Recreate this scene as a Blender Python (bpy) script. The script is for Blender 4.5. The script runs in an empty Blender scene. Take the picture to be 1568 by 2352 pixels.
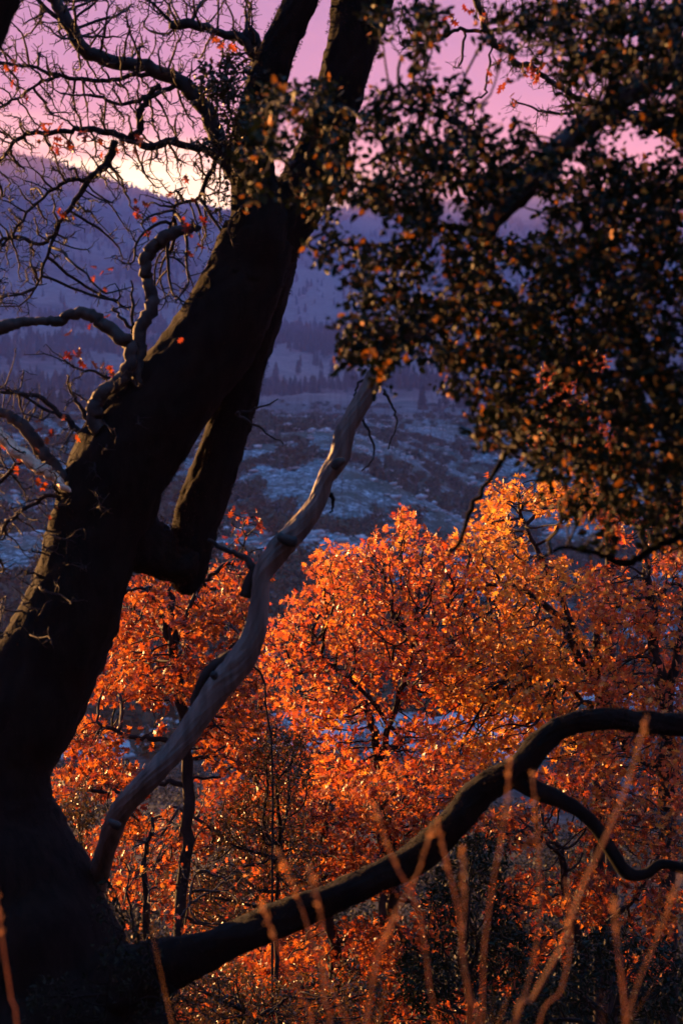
import bpy, math, random
import numpy as np
from mathutils import Matrix, Vector

random.seed(11)
rng = np.random.default_rng(7)
scene = bpy.context.scene
R = math.radians

# ------------------------------------------------------------------ camera
PITCH = 5.0
CAM = np.array([0.0, 0.0, 1.6])
cam_d = bpy.data.cameras.new('camera')
cam_d.sensor_fit = 'HORIZONTAL'
cam_d.sensor_width = 24.0
cam_d.lens = 60.0
cam_d.clip_start = 0.1
cam_d.clip_end = 30000
cam_d.dof.use_dof = True
cam_d.dof.focus_distance = 19.0
cam_d.dof.aperture_fstop = 2.3
cam = bpy.data.objects.new('camera', cam_d)
scene.collection.objects.link(cam)
cam.location = CAM
cam.rotation_euler = (R(90 - PITCH), 0, 0)
scene.camera = cam

# ------------------------------------------------------------------ light
SUN_AZ, SUN_EL = R(-46), R(7.0)          # azimuth measured from +Y (view direction), negative = left
sun_dir = np.array([math.sin(SUN_AZ) * math.cos(SUN_EL), math.cos(SUN_AZ) * math.cos(SUN_EL), math.sin(SUN_EL)])
sd = bpy.data.lights.new('sun', 'SUN')
sd.energy = 5.0
sd.angle = R(0.6)
sd.color = (1.0, 0.47, 0.15)
sun = bpy.data.objects.new('sun', sd)
scene.collection.objects.link(sun)
sun.rotation_euler = Vector(sun_dir).to_track_quat('Z', 'Y').to_euler()

world = bpy.data.worlds.new('World')
scene.world = world
world.use_nodes = True
W = world.node_tree
W.nodes.clear()
def wn(t, **k):
    n = W.nodes.new(t)
    for a, b in k.items(): setattr(n, a, b)
    return n
def wmath(op, a, b=None, c=None, clamp=False):
    n = wn('ShaderNodeMath', operation=op, use_clamp=clamp)
    for i, v in enumerate((a, b, c)):
        if v is None: continue
        if isinstance(v, (int, float)): n.inputs[i].default_value = v
        else: W.links.new(v, n.inputs[i])
    return n.outputs[0]
def wscale(col, fac):
    n = wn('ShaderNodeVectorMath', operation='SCALE')
    if isinstance(col, tuple): n.inputs[0].default_value = col
    else: W.links.new(col, n.inputs[0])
    if isinstance(fac, (int, float)): n.inputs['Scale'].default_value = fac
    else: W.links.new(fac, n.inputs['Scale'])
    return n.outputs[0]
def wadd(a, b):
    n = wn('ShaderNodeVectorMath', operation='ADD')
    W.links.new(a, n.inputs[0]); W.links.new(b, n.inputs[1])
    return n.outputs[0]
tc = wn('ShaderNodeTexCoord')
sep = wn('ShaderNodeSeparateXYZ')
W.links.new(tc.outputs['Generated'], sep.inputs[0])
dx, dy, dz = sep.outputs
# faint horizontal cloud streaks bend the gradient a little
mp = wn('ShaderNodeMapping'); mp.inputs['Scale'].default_value = (3, 3, 45)
W.links.new(tc.outputs['Generated'], mp.inputs[0])
nz = wn('ShaderNodeTexNoise'); nz.inputs['Scale'].default_value = 2.0; nz.inputs['Detail'].default_value = 4
W.links.new(mp.outputs[0], nz.inputs['Vector'])
wob = wmath('MULTIPLY', wmath('SUBTRACT', nz.outputs['Fac'], 0.5), 0.085)
z2 = wmath('ADD', dz, wob)
rp = wn('ShaderNodeValToRGB')
W.links.new(z2, rp.inputs[0])
stops = [(0.0, (.072, .030, .052)), (.085, (.102, .035, .066)), (.12, (.080, .031, .066)), (.165, (.051, .028, .070)), (.21, (.038, .026, .070)),
         (.40, (.022, .050, .14)), (1.0, (.006, .13, .33))]
e = rp.color_ramp.elements
while len(e) < len(stops): e.new(0.5)
for el, (p, c) in zip(e, stops): el.position = p; el.color = (*c, 1)
def gauss(v, mu, sig):
    d = wmath('DIVIDE', wmath('SUBTRACT', v, mu), sig)
    return wmath('EXPONENT', wmath('MULTIPLY', wmath('MULTIPLY', d, d), -0.5))
az = wmath('ARCTAN2', dx, dy)
g1 = wmath('MULTIPLY', gauss(z2, .078, .022), gauss(az, R(-7.5), R(4.4)))
g2 = wmath('MULTIPLY', gauss(dz, .083, .030), gauss(az, R(-20), R(13)))
g3 = wmath('MULTIPLY', gauss(dz, .08, .10), gauss(az, R(-50), R(38)))
col = wadd(rp.outputs[0], wscale((.46, .38, .17), g1))
col = wadd(col, wscale((.18, .105, .022), g2))
col = wadd(col, wscale((.02, .006, .0), g3))
# the eastern half of a dusk sky is darker
east = wmath('MULTIPLY_ADD', dy, 0.85, 0.40, clamp=True)
east = wmath('MAXIMUM', wmath('MAXIMUM', east, 0.12), wmath('MULTIPLY', dz, 1.1, clamp=True))
col = wscale(col, east)
nish = wn('ShaderNodeTexSky', sky_type='NISHITA')
nish.sun_disc = False
nish.sun_elevation = SUN_EL
nish.sun_rotation = SUN_AZ
col = wadd(col, wscale(nish.outputs[0], 0.0008))
bg = wn('ShaderNodeBackground')
bg.inputs['Strength'].default_value = 1.0
W.links.new(col, bg.inputs['Color'])
wo = wn('ShaderNodeOutputWorld')
W.links.new(bg.outputs[0], wo.inputs[0])

scene.view_settings.view_transform = 'Standard'
scene.view_settings.look = 'None'
scene.view_settings.exposure = 2.7
scene.view_settings.gamma = 1.0
scene.view_settings.use_curve_mapping = False
scene.render.engine = 'CYCLES'
scene.cycles.use_denoising = True
scene.cycles.max_bounces = 6
scene.cycles.diffuse_bounces = 3
scene.cycles.transmission_bounces = 4
scene.cycles.volume_bounces = 1
scene.cycles.sample_clamp_indirect = 4.0

# ------------------------------------------------------------------ numbers
KO = 24.0 / 1568 / 60.0                 # tan of the angle covered by one drawing unit (1568 wide drawing of the view)
cp, sp_ = math.cos(R(PITCH)), math.sin(R(PITCH))
FWD = np.array([0, cp, -sp_]); UP = np.array([0, sp_, cp]); RT = np.array([1.0, 0, 0])
def O(x, y, d):
    return CAM + d * (FWD + (x - 784) * KO * RT + (1176 - y) * KO * UP)
def OV(x, y, d):
    x, y, d = (np.asarray(v, float)[:, None] for v in (x, y, d))
    return CAM + d * (FWD + (x - 784) * KO * RT + (1176 - y) * KO * UP)
def proj(p):
    q = np.asarray(p) - CAM
    d = q @ FWD
    return (q @ RT) / d / KO + 784, 1176 - (q @ UP) / d / KO, d

# value noise, vectorised
_perm = rng.random((256, 256))
def vnoise(x, y):
    x = np.asarray(x, float); y = np.asarray(y, float)
    xi = np.floor(x).astype(int); yi = np.floor(y).astype(int)
    fx = x - xi; fy = y - yi
    fx = fx * fx * (3 - 2 * fx); fy = fy * fy * (3 - 2 * fy)
    a = _perm[xi % 256, yi % 256]; b = _perm[(xi + 1) % 256, yi % 256]
    c = _perm[xi % 256, (yi + 1) % 256]; d = _perm[(xi + 1) % 256, (yi + 1) % 256]
    return (a * (1 - fx) + b * fx) * (1 - fy) + (c * (1 - fx) + d * fx) * fy - 0.5
def fbm(x, y, o=5):
    s = 0; a = 1.0
    for i in range(o):
        s = s + a * vnoise(x * 2 ** i + 17.3 * i, y * 2 ** i + 5.1 * i); a *= 0.5
    return s
def sstep(a, b, v):
    t = np.clip((np.asarray(v, float) - a) / (b - a), 0, 1)
    return t * t * (3 - 2 * t)

# ------------------------------------------------------------------ materials
def mat(name, c1, c2, scale=4.0, rough=0.85, c3=None, bump=0.0, stretch=(1, 1, 1), detail=6, spec=0.3):
    m = bpy.data.materials.new(name); m.use_nodes = True
    nt = m.node_tree; b = nt.nodes['Principled BSDF']
    b.inputs['Roughness'].default_value = rough
    b.inputs['Specular IOR Level'].default_value = spec
    t = nt.nodes.new('ShaderNodeTexCoord'); mp = nt.nodes.new('ShaderNodeMapping')
    mp.inputs['Scale'].default_value = stretch
    nt.links.new(t.outputs['Object'], mp.inputs[0])
    n = nt.nodes.new('ShaderNodeTexNoise'); n.inputs['Scale'].default_value = scale; n.inputs['Detail'].default_value = detail
    nt.links.new(mp.outputs[0], n.inputs['Vector'])
    r = nt.nodes.new('ShaderNodeValToRGB')
    el = r.color_ramp.elements
    el[0].position = 0.36; el[0].color = (*c1, 1); el[1].position = 0.64; el[1].color = (*c2, 1)
    if c3: k = el.new(0.8); k.color = (*c3, 1)
    nt.links.new(n.outputs['Fac'], r.inputs[0]); nt.links.new(r.outputs[0], b.inputs['Base Color'])
    if bump:
        bp = nt.nodes.new('ShaderNodeBump'); bp.inputs['Strength'].default_value = bump; bp.inputs['Distance'].default_value = 0.02
        nt.links.new(n.outputs['Fac'], bp.inputs['Height']); nt.links.new(bp.outputs[0], b.inputs['Normal'])
    return m
def leaf_mat(name, cols, trans=0.45, rough=0.35, spec=0.5, const=False):
    m = bpy.data.materials.new(name); m.use_nodes = True
    nt = m.node_tree; b = nt.nodes['Principled BSDF']; out = nt.nodes['Material Output']
    g = nt.nodes.new('ShaderNodeNewGeometry'); oi = nt.nodes.new('ShaderNodeObjectInfo')
    ad = nt.nodes.new('ShaderNodeMath'); ad.operation = 'ADD'
    nt.links.new(g.outputs['Random Per Island'], ad.inputs[0]); nt.links.new(oi.outputs['Random'], ad.inputs[1])
    fr = nt.nodes.new('ShaderNodeMath'); fr.operation = 'FRACT'; nt.links.new(ad.outputs[0], fr.inputs[0])
    r = nt.nodes.new('ShaderNodeValToRGB'); el = r.color_ramp.elements
    while len(el) < len(cols): el.new(0.5)
    for i, (k, c) in enumerate(zip(el, cols)): k.position = i / (len(cols) - 1); k.color = (*c, 1)
    nt.links.new(fr.outputs[0], r.inputs[0])
    if const: r.color_ramp.interpolation = 'CONSTANT'
    # blotches on the blade
    t = nt.nodes.new('ShaderNodeTexCoord'); n = nt.nodes.new('ShaderNodeTexNoise'); n.inputs['Scale'].default_value = 25
    nt.links.new(t.outputs['Object'], n.inputs['Vector'])
    mx = nt.nodes.new('ShaderNodeMix'); mx.data_type = 'RGBA'; mx.blend_type = 'MULTIPLY'; mx.inputs['Factor'].default_value = 0.5
    nt.links.new(r.outputs[0], mx.inputs['A'])
    r2 = nt.nodes.new('ShaderNodeValToRGB'); r2.color_ramp.elements[0].color = (.45, .4, .35, 1); r2.color_ramp.elements[0].position = .35
    r2.color_ramp.elements[1].color = (1, 1, 1, 1); r2.color_ramp.elements[1].position = .6
    nt.links.new(n.outputs['Fac'], r2.inputs[0]); nt.links.new(r2.outputs[0], mx.inputs['B'])
    nt.links.new(mx.outputs['Result'], b.inputs['Base Color'])
    b.inputs['Roughness'].default_value = rough; b.inputs['Specular IOR Level'].default_value = spec
    tr = nt.nodes.new('ShaderNodeBsdfTranslucent'); nt.links.new(mx.outputs['Result'], tr.inputs['Color'])
    ms = nt.nodes.new('ShaderNodeMixShader'); ms.inputs[0].default_value = trans
    nt.links.new(b.outputs[0], ms.inputs[1]); nt.links.new(tr.outputs[0], ms.inputs[2]); nt.links.new(ms.outputs[0], out.inputs['Surface'])
    return m
M = {}
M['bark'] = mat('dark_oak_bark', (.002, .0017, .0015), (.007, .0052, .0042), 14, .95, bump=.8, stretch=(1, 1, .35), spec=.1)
M['twig'] = mat('twig_bark', (.008, .005, .005), (.022, .014, .012), 9, .8, spec=.2)
M['pale'] = mat('weathered_wood', (.060, .040, .034), (.135, .095, .082), 7, .62, c3=(.19, .14, .12), bump=.35, stretch=(3, 1, .35), spec=.3)
M['broken'] = mat('bare_broken_wood', (.45, .30, .20), (.72, .50, .36), 9, .7, bump=.5, stretch=(1, 3, 3))  # bare wood, colour raised to stand in for orange sunlight
M['limb'] = mat('limb_bark', (.010, .007, .007), (.035, .025, .022), 12, .75, bump=.5, spec=.3)
M['moss'] = leaf_mat('bark_moss', [(.012, .006, .003), (.030, .012, .004), (.018, .009, .004)], .25, .8, .1)
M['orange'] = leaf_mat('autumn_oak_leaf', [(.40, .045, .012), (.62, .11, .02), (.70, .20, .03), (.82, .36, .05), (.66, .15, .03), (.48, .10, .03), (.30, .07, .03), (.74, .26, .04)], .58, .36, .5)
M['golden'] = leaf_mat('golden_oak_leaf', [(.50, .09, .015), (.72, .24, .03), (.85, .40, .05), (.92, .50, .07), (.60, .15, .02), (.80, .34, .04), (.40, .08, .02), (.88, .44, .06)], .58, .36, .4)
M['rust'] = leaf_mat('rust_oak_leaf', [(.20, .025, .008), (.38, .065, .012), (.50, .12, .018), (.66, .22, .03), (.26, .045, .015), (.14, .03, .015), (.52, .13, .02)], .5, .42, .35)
M['red'] = leaf_mat('last_red_leaf', [(.26, .03, .008), (.45, .09, .015), (.20, .025, .012)], .45, .45, .4)
M['green'] = leaf_mat('evergreen_oak_leaf', [(.006, .010, .004), (.011, .016, .004), (.008, .013, .004), (.005, .009, .003), (.010, .014, .004), (.007, .012, .004), (.60, .20, .02), (.03, .02, .006), (.008, .012, .004), (.006, .010, .004), (.011, .016, .004), (.008, .012, .004), (.006, .009, .003), (.009, .013, .004)], .16, .6, .10, const=True)  # the bright orange stop paints sun glints onto some leaves
M['mistle'] = leaf_mat('mistletoe_leaf', [(.02, .022, .008), (.035, .03, .01)], .2, .5, .3)
M['olive'] = leaf_mat('small_shrub_leaf', [(.06, .04, .012), (.10, .055, .012), (.04, .03, .012), (.15, .065, .014), (.06, .02, .008)], .4, .36, .4)
M['dark'] = leaf_mat('dark_shrub_leaf', [(.005, .010, .004), (.011, .016, .006), (.006, .008, .004)], .15, .6, .12)
M['grass'] = leaf_mat('dry_grass', [(.50, .22, .07), (.60, .28, .09), (.30, .14, .05)], .45, .6, .3)
M['ground'] = mat('leaf_litter', (.03, .02, .013), (.07, .045, .03), 3, .95)
M['conifer'] = mat('conifer_needles', (.012, .022, .02), (.028, .042, .032), .3, .9, spec=.1)
M['snag'] = mat('charred_wood', (.03, .028, .03), (.09, .08, .08), .6, .9)
M['shrub'] = mat('valley_shrub', (.025, .04, .03), (.055, .075, .05), .5, .95, spec=.1)
M['rock'] = mat('pale_granite', (.22, .22, .23), (.42, .42, .43), .8, .9)

# ------------------------------------------------------------------ object helpers
COL = scene.collection
def link_mesh(name, verts, faces, m, parent=None, base=None, smooth=False):
    me = bpy.data.meshes.new(name)
    v = np.asarray(verts, np.float64)
    if base is not None: v = v - np.asarray(base)
    f = np.asarray(faces, np.int64)
    me.vertices.add(len(v)); me.vertices.foreach_set('co', v.astype(np.float32).ravel())
    k = f.shape[1]
    me.loops.add(f.size); me.loops.foreach_set('vertex_index', f.astype(np.int32).ravel())
    me.polygons.add(len(f)); me.polygons.foreach_set('loop_start', (np.arange(len(f)) * k).astype(np.int32))
    me.polygons.foreach_set('loop_total', np.full(len(f), k, np.int32))
    if smooth: me.polygons.foreach_set('use_smooth', np.ones(len(f), bool))
    me.materials.append(m)
    me.update(calc_edges=True); me.validate()
    o = bpy.data.objects.new(name, me); COL.objects.link(o)
    if parent is not None: o.parent = parent
    return o
def thing(name, label, cat, loc, group=None):
    o = bpy.data.objects.new(name, None); COL.objects.link(o)
    o.location = loc; o['label'] = label; o['category'] = cat
    o.empty_display_size = 0.3
    if group: o['group'] = group
    return o
def tag(o, label=None, cat=None, group=None, kind=None):
    if label: o['label'] = label
    if cat: o['category'] = cat
    if group: o['group'] = group
    if kind: o['kind'] = kind
    return o
class Acc:
    def __init__(s): s.v = []; s.f = []; s.n = 0
    def add(s, v, f):
        s.v.append(v); s.f.append(f + s.n); s.n += len(v)
    def build(s, name, m, parent=None, base=None, smooth=True):
        return link_mesh(name, np.concatenate(s.v), np.concatenate(s.f), m, parent, base, smooth)

def catmull(p, seg):
    p = np.asarray(p, float)
    q = np.vstack([2 * p[0] - p[1], p, 2 * p[-1] - p[-2]])
    out = []
    for i in range(1, len(q) - 2):
        for t in np.linspace(0, 1, seg, endpoint=False):
            a, b, c, d = q[i - 1], q[i], q[i + 1], q[i + 2]
            out.append(.5 * ((2 * b) + (-a + c) * t + (2 * a - 5 * b + 4 * c - d) * t * t + (-a + 3 * b - 3 * c + d) * t ** 3))
    out.append(p[-1])
    return np.array(out)
def tube(pts, rad, sides=6, rough=0.0, furrow=0.0, lump=0.0, seed=0.0, twist=3.0):
    pts = np.asarray(pts, float); rad = np.asarray(rad, float); n = len(pts)
    T = np.gradient(pts, axis=0); T /= np.linalg.norm(T, axis=1)[:, None] + 1e-9
    ref = np.array([0.13, 1.0, 0.21]) if abs(T[0][1]) < .8 else np.array([1.0, 0, .2])
    N = np.empty_like(pts); a = ref - T[0] * (ref @ T[0]); N[0] = a / np.linalg.norm(a)
    for i in range(1, n):
        a = N[i - 1] - T[i] * (N[i - 1] @ T[i]); N[i] = a / (np.linalg.norm(a) + 1e-9)
    B = np.cross(T, N)
    th = np.arange(sides) * 2 * math.pi / sides
    rr = np.repeat(rad[:, None], sides, 1)
    s = np.concatenate([[0], np.cumsum(np.linalg.norm(np.diff(pts, axis=0), axis=1))])[:, None]
    ca, sa = np.cos(th)[None], np.sin(th)[None]
    if lump: rr = rr * (1 + lump * (vnoise(ca * 1.1 + seed + s * 2.2, sa * 1.1 + s * 1.3 + 9 + seed) * 2))
    if furrow:
        u = th[None] / (2 * math.pi) * 26
        w = np.abs(vnoise(np.mod(u, 26) + twist * vnoise(s * 4 + seed, s * 0), s * 7.0 + seed))
        rr = rr - furrow * (0.5 - w) * 2
    if rough: rr = rr + rough * 2 * vnoise(ca * 9 + 40 + seed, sa * 9 + s * 28) + rough * vnoise(ca * 3 + seed, sa * 3 + s * 9)
    v = pts[:, None, :] + rr[:, :, None] * (ca[..., None] * N[:, None] + sa[..., None] * B[:, None])
    v = v.reshape(-1, 3)
    i = np.arange(n - 1)[:, None] * sides; j = np.arange(sides)[None]; j2 = (j + 1) % sides
    f = np.stack([i + j, i + j2, i + sides + j2, i + sides + j], -1).reshape(-1, 4)
    e0 = n * sides; v = np.vstack([v, pts[0] - T[0] * rad[0] * .3, pts[-1] + T[-1] * rad[-1] * .5])
    c0 = np.stack([j2[0], j[0], np.full(sides, e0), np.full(sides, e0)], -1)
    l = (n - 1) * sides
    c1 = np.stack([l + j[0], l + j2[0], np.full(sides, e0 + 1), np.full(sides, e0 + 1)], -1)
    return v, f, c0, c1
def add_tube(acc, pts, rad, sides=6, **k):
    v, f, c0, c1 = tube(pts, rad, sides, **k)
    # caps as quads made of two rows so that every face has four corners
    n = len(v) - 2
    def capfan(c):
        m = len(c); out = []
        for q in range(0, m, 2):
            out.append([c[q][0], c[q][1], c[(q + 1) % m][1] if c[q][1] == c[(q + 1) % m][0] else c[(q + 1) % m][0], c[q][2]])
        return np.array(out)
    caps = []
    for c, flip in ((c0, True), (c1, False)):
        ring = [int(x[0]) for x in c] if not flip else [int(x[0]) for x in c]
        m = len(ring); apex = int(c[0][2])
        for q in range(0, m - 1, 2):
            a, b, d = ring[q], ring[(q + 1) % m], ring[(q + 2) % m]
            caps.append([apex, a, b, d] if not flip else [apex, d, b, a][::1])
    acc.add(v, np.vstack([f, np.array(caps)]))
def limb(acc, spec, d=None, seg=6, sides=20, tail=None, wob=0.0, **k):
    """spec: (x, y, width[, depth]) in drawing units; depth in metres"""
    P = []; Rr = []
    for s in spec:
        dd = s[3] if len(s) > 3 else d
        P.append(O(s[0], s[1], dd)); Rr.append(s[2] * .5 * KO * dd)
    c = catmull(np.hstack([np.array(P), np.array(Rr)[:, None]]), seg)
    pts, rad = c[:, :3], np.maximum(c[:, 3], .002)
    if wob: 
        s = np.arange(len(pts)) * .9 + rng.random() * 99
        pts = pts + wob * np.stack([vnoise(s, s * 0), vnoise(s, s * 0 + 50), vnoise(s, s * 0 + 90)], -1)
    add_tube(acc, pts, rad, sides, **k)
    return pts, rad

# space colonisation ---------------------------------------------------------------
def colonize(init, attr, step, kill, infl=1.0, iters=90, jit=.35, grav=0.0, maxn=6000):
    nodes = [np.asarray(init, float)]; par = [-1] * len(init)
    allp = np.asarray(init, float); attr = np.asarray(attr, float)
    alive = np.ones(len(attr), bool); nd = np.full(len(attr), 1e9); ni = np.zeros(len(attr), int)
    def upd(newp, off):
        idx = np.where(alive)[0]
        if len(idx) == 0 or len(newp) == 0: return
        for c in range(0, len(newp), 400):
            q = newp[c:c + 400]
            D = np.linalg.norm(attr[idx][:, None] - q[None], axis=2)
            m = D.argmin(1); dm = D[np.arange(len(idx)), m]
            b = dm < nd[idx]
            nd[idx[b]] = dm[b]; ni[idx[b]] = m[b] + off + c
    upd(allp, 0)
    kids = {}
    for it in range(iters):
        alive &= nd > kill
        act = np.where(alive & (nd < infl))[0]
        if len(act) == 0:
            a2 = np.where(alive)[0]
            if len(a2) == 0: break
            act = a2[nd[a2].argsort()[:5]]
        src = np.unique(ni[act])
        inv = {s: i for i, s in enumerate(src)}
        sel = np.array([inv[s] for s in ni[act]])
        D = attr[act] - allp[ni[act]]; D /= np.linalg.norm(D, axis=1)[:, None] + 1e-9
        S = np.zeros((len(src), 3)); np.add.at(S, sel, D)
        S /= np.linalg.norm(S, axis=1)[:, None] + 1e-9
        S += rng.normal(0, jit, S.shape); S[:, 2] -= grav
        S /= np.linalg.norm(S, axis=1)[:, None] + 1e-9
        newp = []; np_par = []
        for s, dirv in zip(src, S):
            k = kids.setdefault(int(s), [])
            if len(k) >= 3: continue
            if any(dirv @ q > .8 for q in k): 
                dirv = dirv + rng.normal(0, .9, 3); dirv /= np.linalg.norm(dirv)
                if any(dirv @ q > .8 for q in k): continue
            k.append(dirv); newp.append(allp[s] + step * rng.uniform(.8, 1.2) * dirv); np_par.append(int(s))
        if not newp:
            alive[act] = False; continue
        off = len(allp); newp = np.array(newp)
        allp = np.vstack([allp, newp]); par += np_par
        upd(newp, off)
        if len(allp) > maxn: break
    return allp, np.array(par)
def skeleton(acc, allp, par, ninit, r0, rmax, power=.42, sides=4, smooth=1.0, spurs=0, spl=.07):
    n = len(allp); cnt = np.ones(n); 
    for i in range(n - 1, ninit - 1, -1): cnt[par[i]] += cnt[i]
    rad = np.minimum(r0 * cnt ** power, rmax)
    kids = [[] for _ in range(n)]
    for i in range(ninit, n): kids[par[i]].append(i)
    starts = []
    for i in range(n):
        ks = sorted(kids[i], key=lambda q: -cnt[q])
        if i < ninit: starts += ks
        else: starts += ks[1:]
        kids[i] = ks
    for s in starts:
        chain = [s]
        while kids[chain[-1]]: chain.append(kids[chain[-1]][0])
        pts = np.vstack([allp[par[s]], allp[chain]])
        rr = np.concatenate([[rad[s]], rad[chain]])
        if len(pts) > 2:
            pts = pts.copy(); pts[1:-1] = (1 - .5 * smooth) * pts[1:-1] + .25 * smooth * (pts[2:] + pts[:-2])
        sd_ = sides + (2 if rad[s] > r0 * 4 else 0)
        add_tube(acc, pts, rr, sd_ if sd_ % 2 == 0 else sd_ + 1)
    if spurs:
        pick = rng.integers(ninit, n, spurs)
        for i in pick:
            d_ = unit(allp[i] - allp[par[i]]); e_ = unit(d_ * .5 + rng.normal(0, .7, 3)); l_ = spl * rng.uniform(.3, 1.4)
            add_tube(acc, np.array([allp[i], allp[i] + e_ * l_ * .5, allp[i] + unit(e_ + rng.normal(0, .35, 3)) * l_]), np.array([r0 * 1.1, r0 * .9, r0 * .6]), 4)
    tips = [i for i in range(ninit, n) if cnt[i] <= 4]
    T = allp[tips] - allp[par[tips]]; T /= np.linalg.norm(T, axis=1)[:, None] + 1e-9
    return allp[tips], T, rad

# leaves --------------------------------------------------------------------------
def oak_leaf():
    h = [(.05, .16), (.28, .20), (.10, .34), (.42, .50), (.13, .58), (.33, .84), (.09, .80)]
    out = [(0, 0)] + h + [(0, 1)] + [(-x, y - .03) for x, y in reversed(h)]
    v = [(x, y, .22 * abs(x) - .16 * (y - .4) ** 2) for x, y in out] + [(0, .45, -.05)]
    c = len(out)
    return np.array(v), np.array([(i, (i + 1) % c, c) for i in range(c)])
def oval_leaf(w=.30):
    pr = [(0, 0), (w * .75, .2), (w, .5), (w * .7, .82), (0, 1.03)]
    out = pr + [(-x, y) for x, y in reversed(pr[1:-1])]
    v = [(x, y, .35 * abs(x) - .12 * y * y) for x, y in out] + [(0, .5, -.06)]
    c = len(out)
    return np.array(v), np.array([(i, (i + 1) % c, c) for i in range(c)])
def unit(v): return v / (np.linalg.norm(v, axis=-1, keepdims=True) + 1e-9)
def frames(fw, nrm):
    X = unit(np.cross(fw, nrm)); Z = np.cross(X, fw)
    return np.stack([X, fw, Z], -1)          # columns
def leaves(pos, T, per, size, out=.7, droop=.35, spread=.02):
    n = len(pos); k = rng.poisson(per, n); idx = np.repeat(np.arange(n), k)
    fw = unit(T[idx] * .4 + rng.normal(0, 1, (len(idx), 3)) * out + np.array([0, 0, -droop]))
    nr = unit(rng.normal(0, 1, (len(idx), 3)) + np.array([0, 0, .8]))
    F = frames(fw, nr)
    s = size * rng.uniform(.45, 1.3, len(idx))
    p = pos[idx] + rng.normal(0, spread, (len(idx), 3)) + fw * (s * .15)[:, None]
    return p, F, s
def bake(tmpl, p, F, s):
    v, f = tmpl
    # every blade curls a little differently
    V = np.repeat(v[None], len(p), 0).copy()
    V[:, :, 2] += (rng.normal(0, .25, len(p))[:, None]) * V[:, :, 1] ** 2 + (rng.normal(0, .5, len(p))[:, None]) * np.abs(V[:, :, 0])
    Wd = np.einsum('nij,nvj->nvi', F, V * s[:, None, None]) + p[:, None]
    Fc = f[None] + (np.arange(len(p)) * len(v))[:, None, None]
    return Wd.reshape(-1, 3), Fc.reshape(-1, 3)
OAK = oak_leaf(); OVAL = oval_leaf()
leaf_meshes = {}
def leaf_mesh(key, tmpl, m, k):
    kk = (key, k)
    if kk not in leaf_meshes:
        v = tmpl[0].copy(); v[:, 2] += rng.normal(0, .2) * v[:, 1] ** 2 + rng.normal(0, .35) * np.abs(v[:, 0])
        me = bpy.data.meshes.new('leaf'); me.from_pydata([tuple(a) for a in v], [], [tuple(int(q) for q in a) for a in tmpl[1]])
        me.materials.append(m); leaf_meshes[kk] = me
    return leaf_meshes[kk]
def foliage(name, tmpl, key, pos, T, per, size, m, parent, base, single=300, **kw):
    p, F, s = leaves(pos, T, per, size, **kw)
    x, y, d = proj(p)
    inf = (x > 0) & (x < 1568) & (y > 0) & (y < 2352)
    order = np.argsort(np.where(inf, d - s * 8, 1e6))
    a = order[:single]; b = order[single:]
    base = np.asarray(base)
    for i in a:
        o = bpy.data.objects.new('leaf', leaf_mesh(key, tmpl, m, int(rng.integers(8)))); COL.objects.link(o)
        o.parent = parent
        mm = Matrix.Identity(4)
        for r_ in range(3):
            for c_ in range(3): mm[r_][c_] = F[i][r_][c_] * s[i]
            mm[r_][3] = p[i][r_] - base[r_]
        o.matrix_local = mm
    v, f = bake(tmpl, p[b], F[b], s[b])
    o = link_mesh(name, v, f, m, parent, base); o['kind'] = 'stuff'
    return o
def moss(pts_rad, count, m, parent, base, ln=.03, wd=.006):
    V = []; F = []
    tot = sum(len(p) for p, r in pts_rad)
    for pts, rad in pts_rad:
        c = int(count * len(pts) / tot)
        i = rng.integers(0, len(pts) - 1, c); t = rng.random(c)[:, None]
        P = pts[i] * (1 - t) + pts[i + 1] * t; rr = rad[i]
        Tn = unit(pts[i + 1] - pts[i]); N = unit(np.cross(Tn, rng.normal(0, 1, (c, 3))))
        b0 = P + N * (rr * .97)[:, None]
        clump = vnoise(b0[:, 0] * 9 + b0[:, 1] * 3, b0[:, 2] * 7) > -.12
        b0, N, Tn = b0[clump], N[clump], Tn[clump]; c = len(b0)
        tip = b0 + unit(N + rng.normal(0, .5, (c, 3))) * (ln * rng.uniform(.4, 1.5, c))[:, None]
        sd2 = unit(np.cross(N, rng.normal(0, 1, (c, 3)))) * wd
        v = np.stack([b0 - sd2, b0 + sd2, tip], 1).reshape(-1, 3)
        off = sum(len(q) for q in V)
        V.append(v); F.append(np.arange(c * 3).reshape(-1, 3) + off)
    o = link_mesh('moss', np.vstack(V), np.vstack(F), m, parent, base); o['kind'] = 'stuff'
    return o

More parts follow.
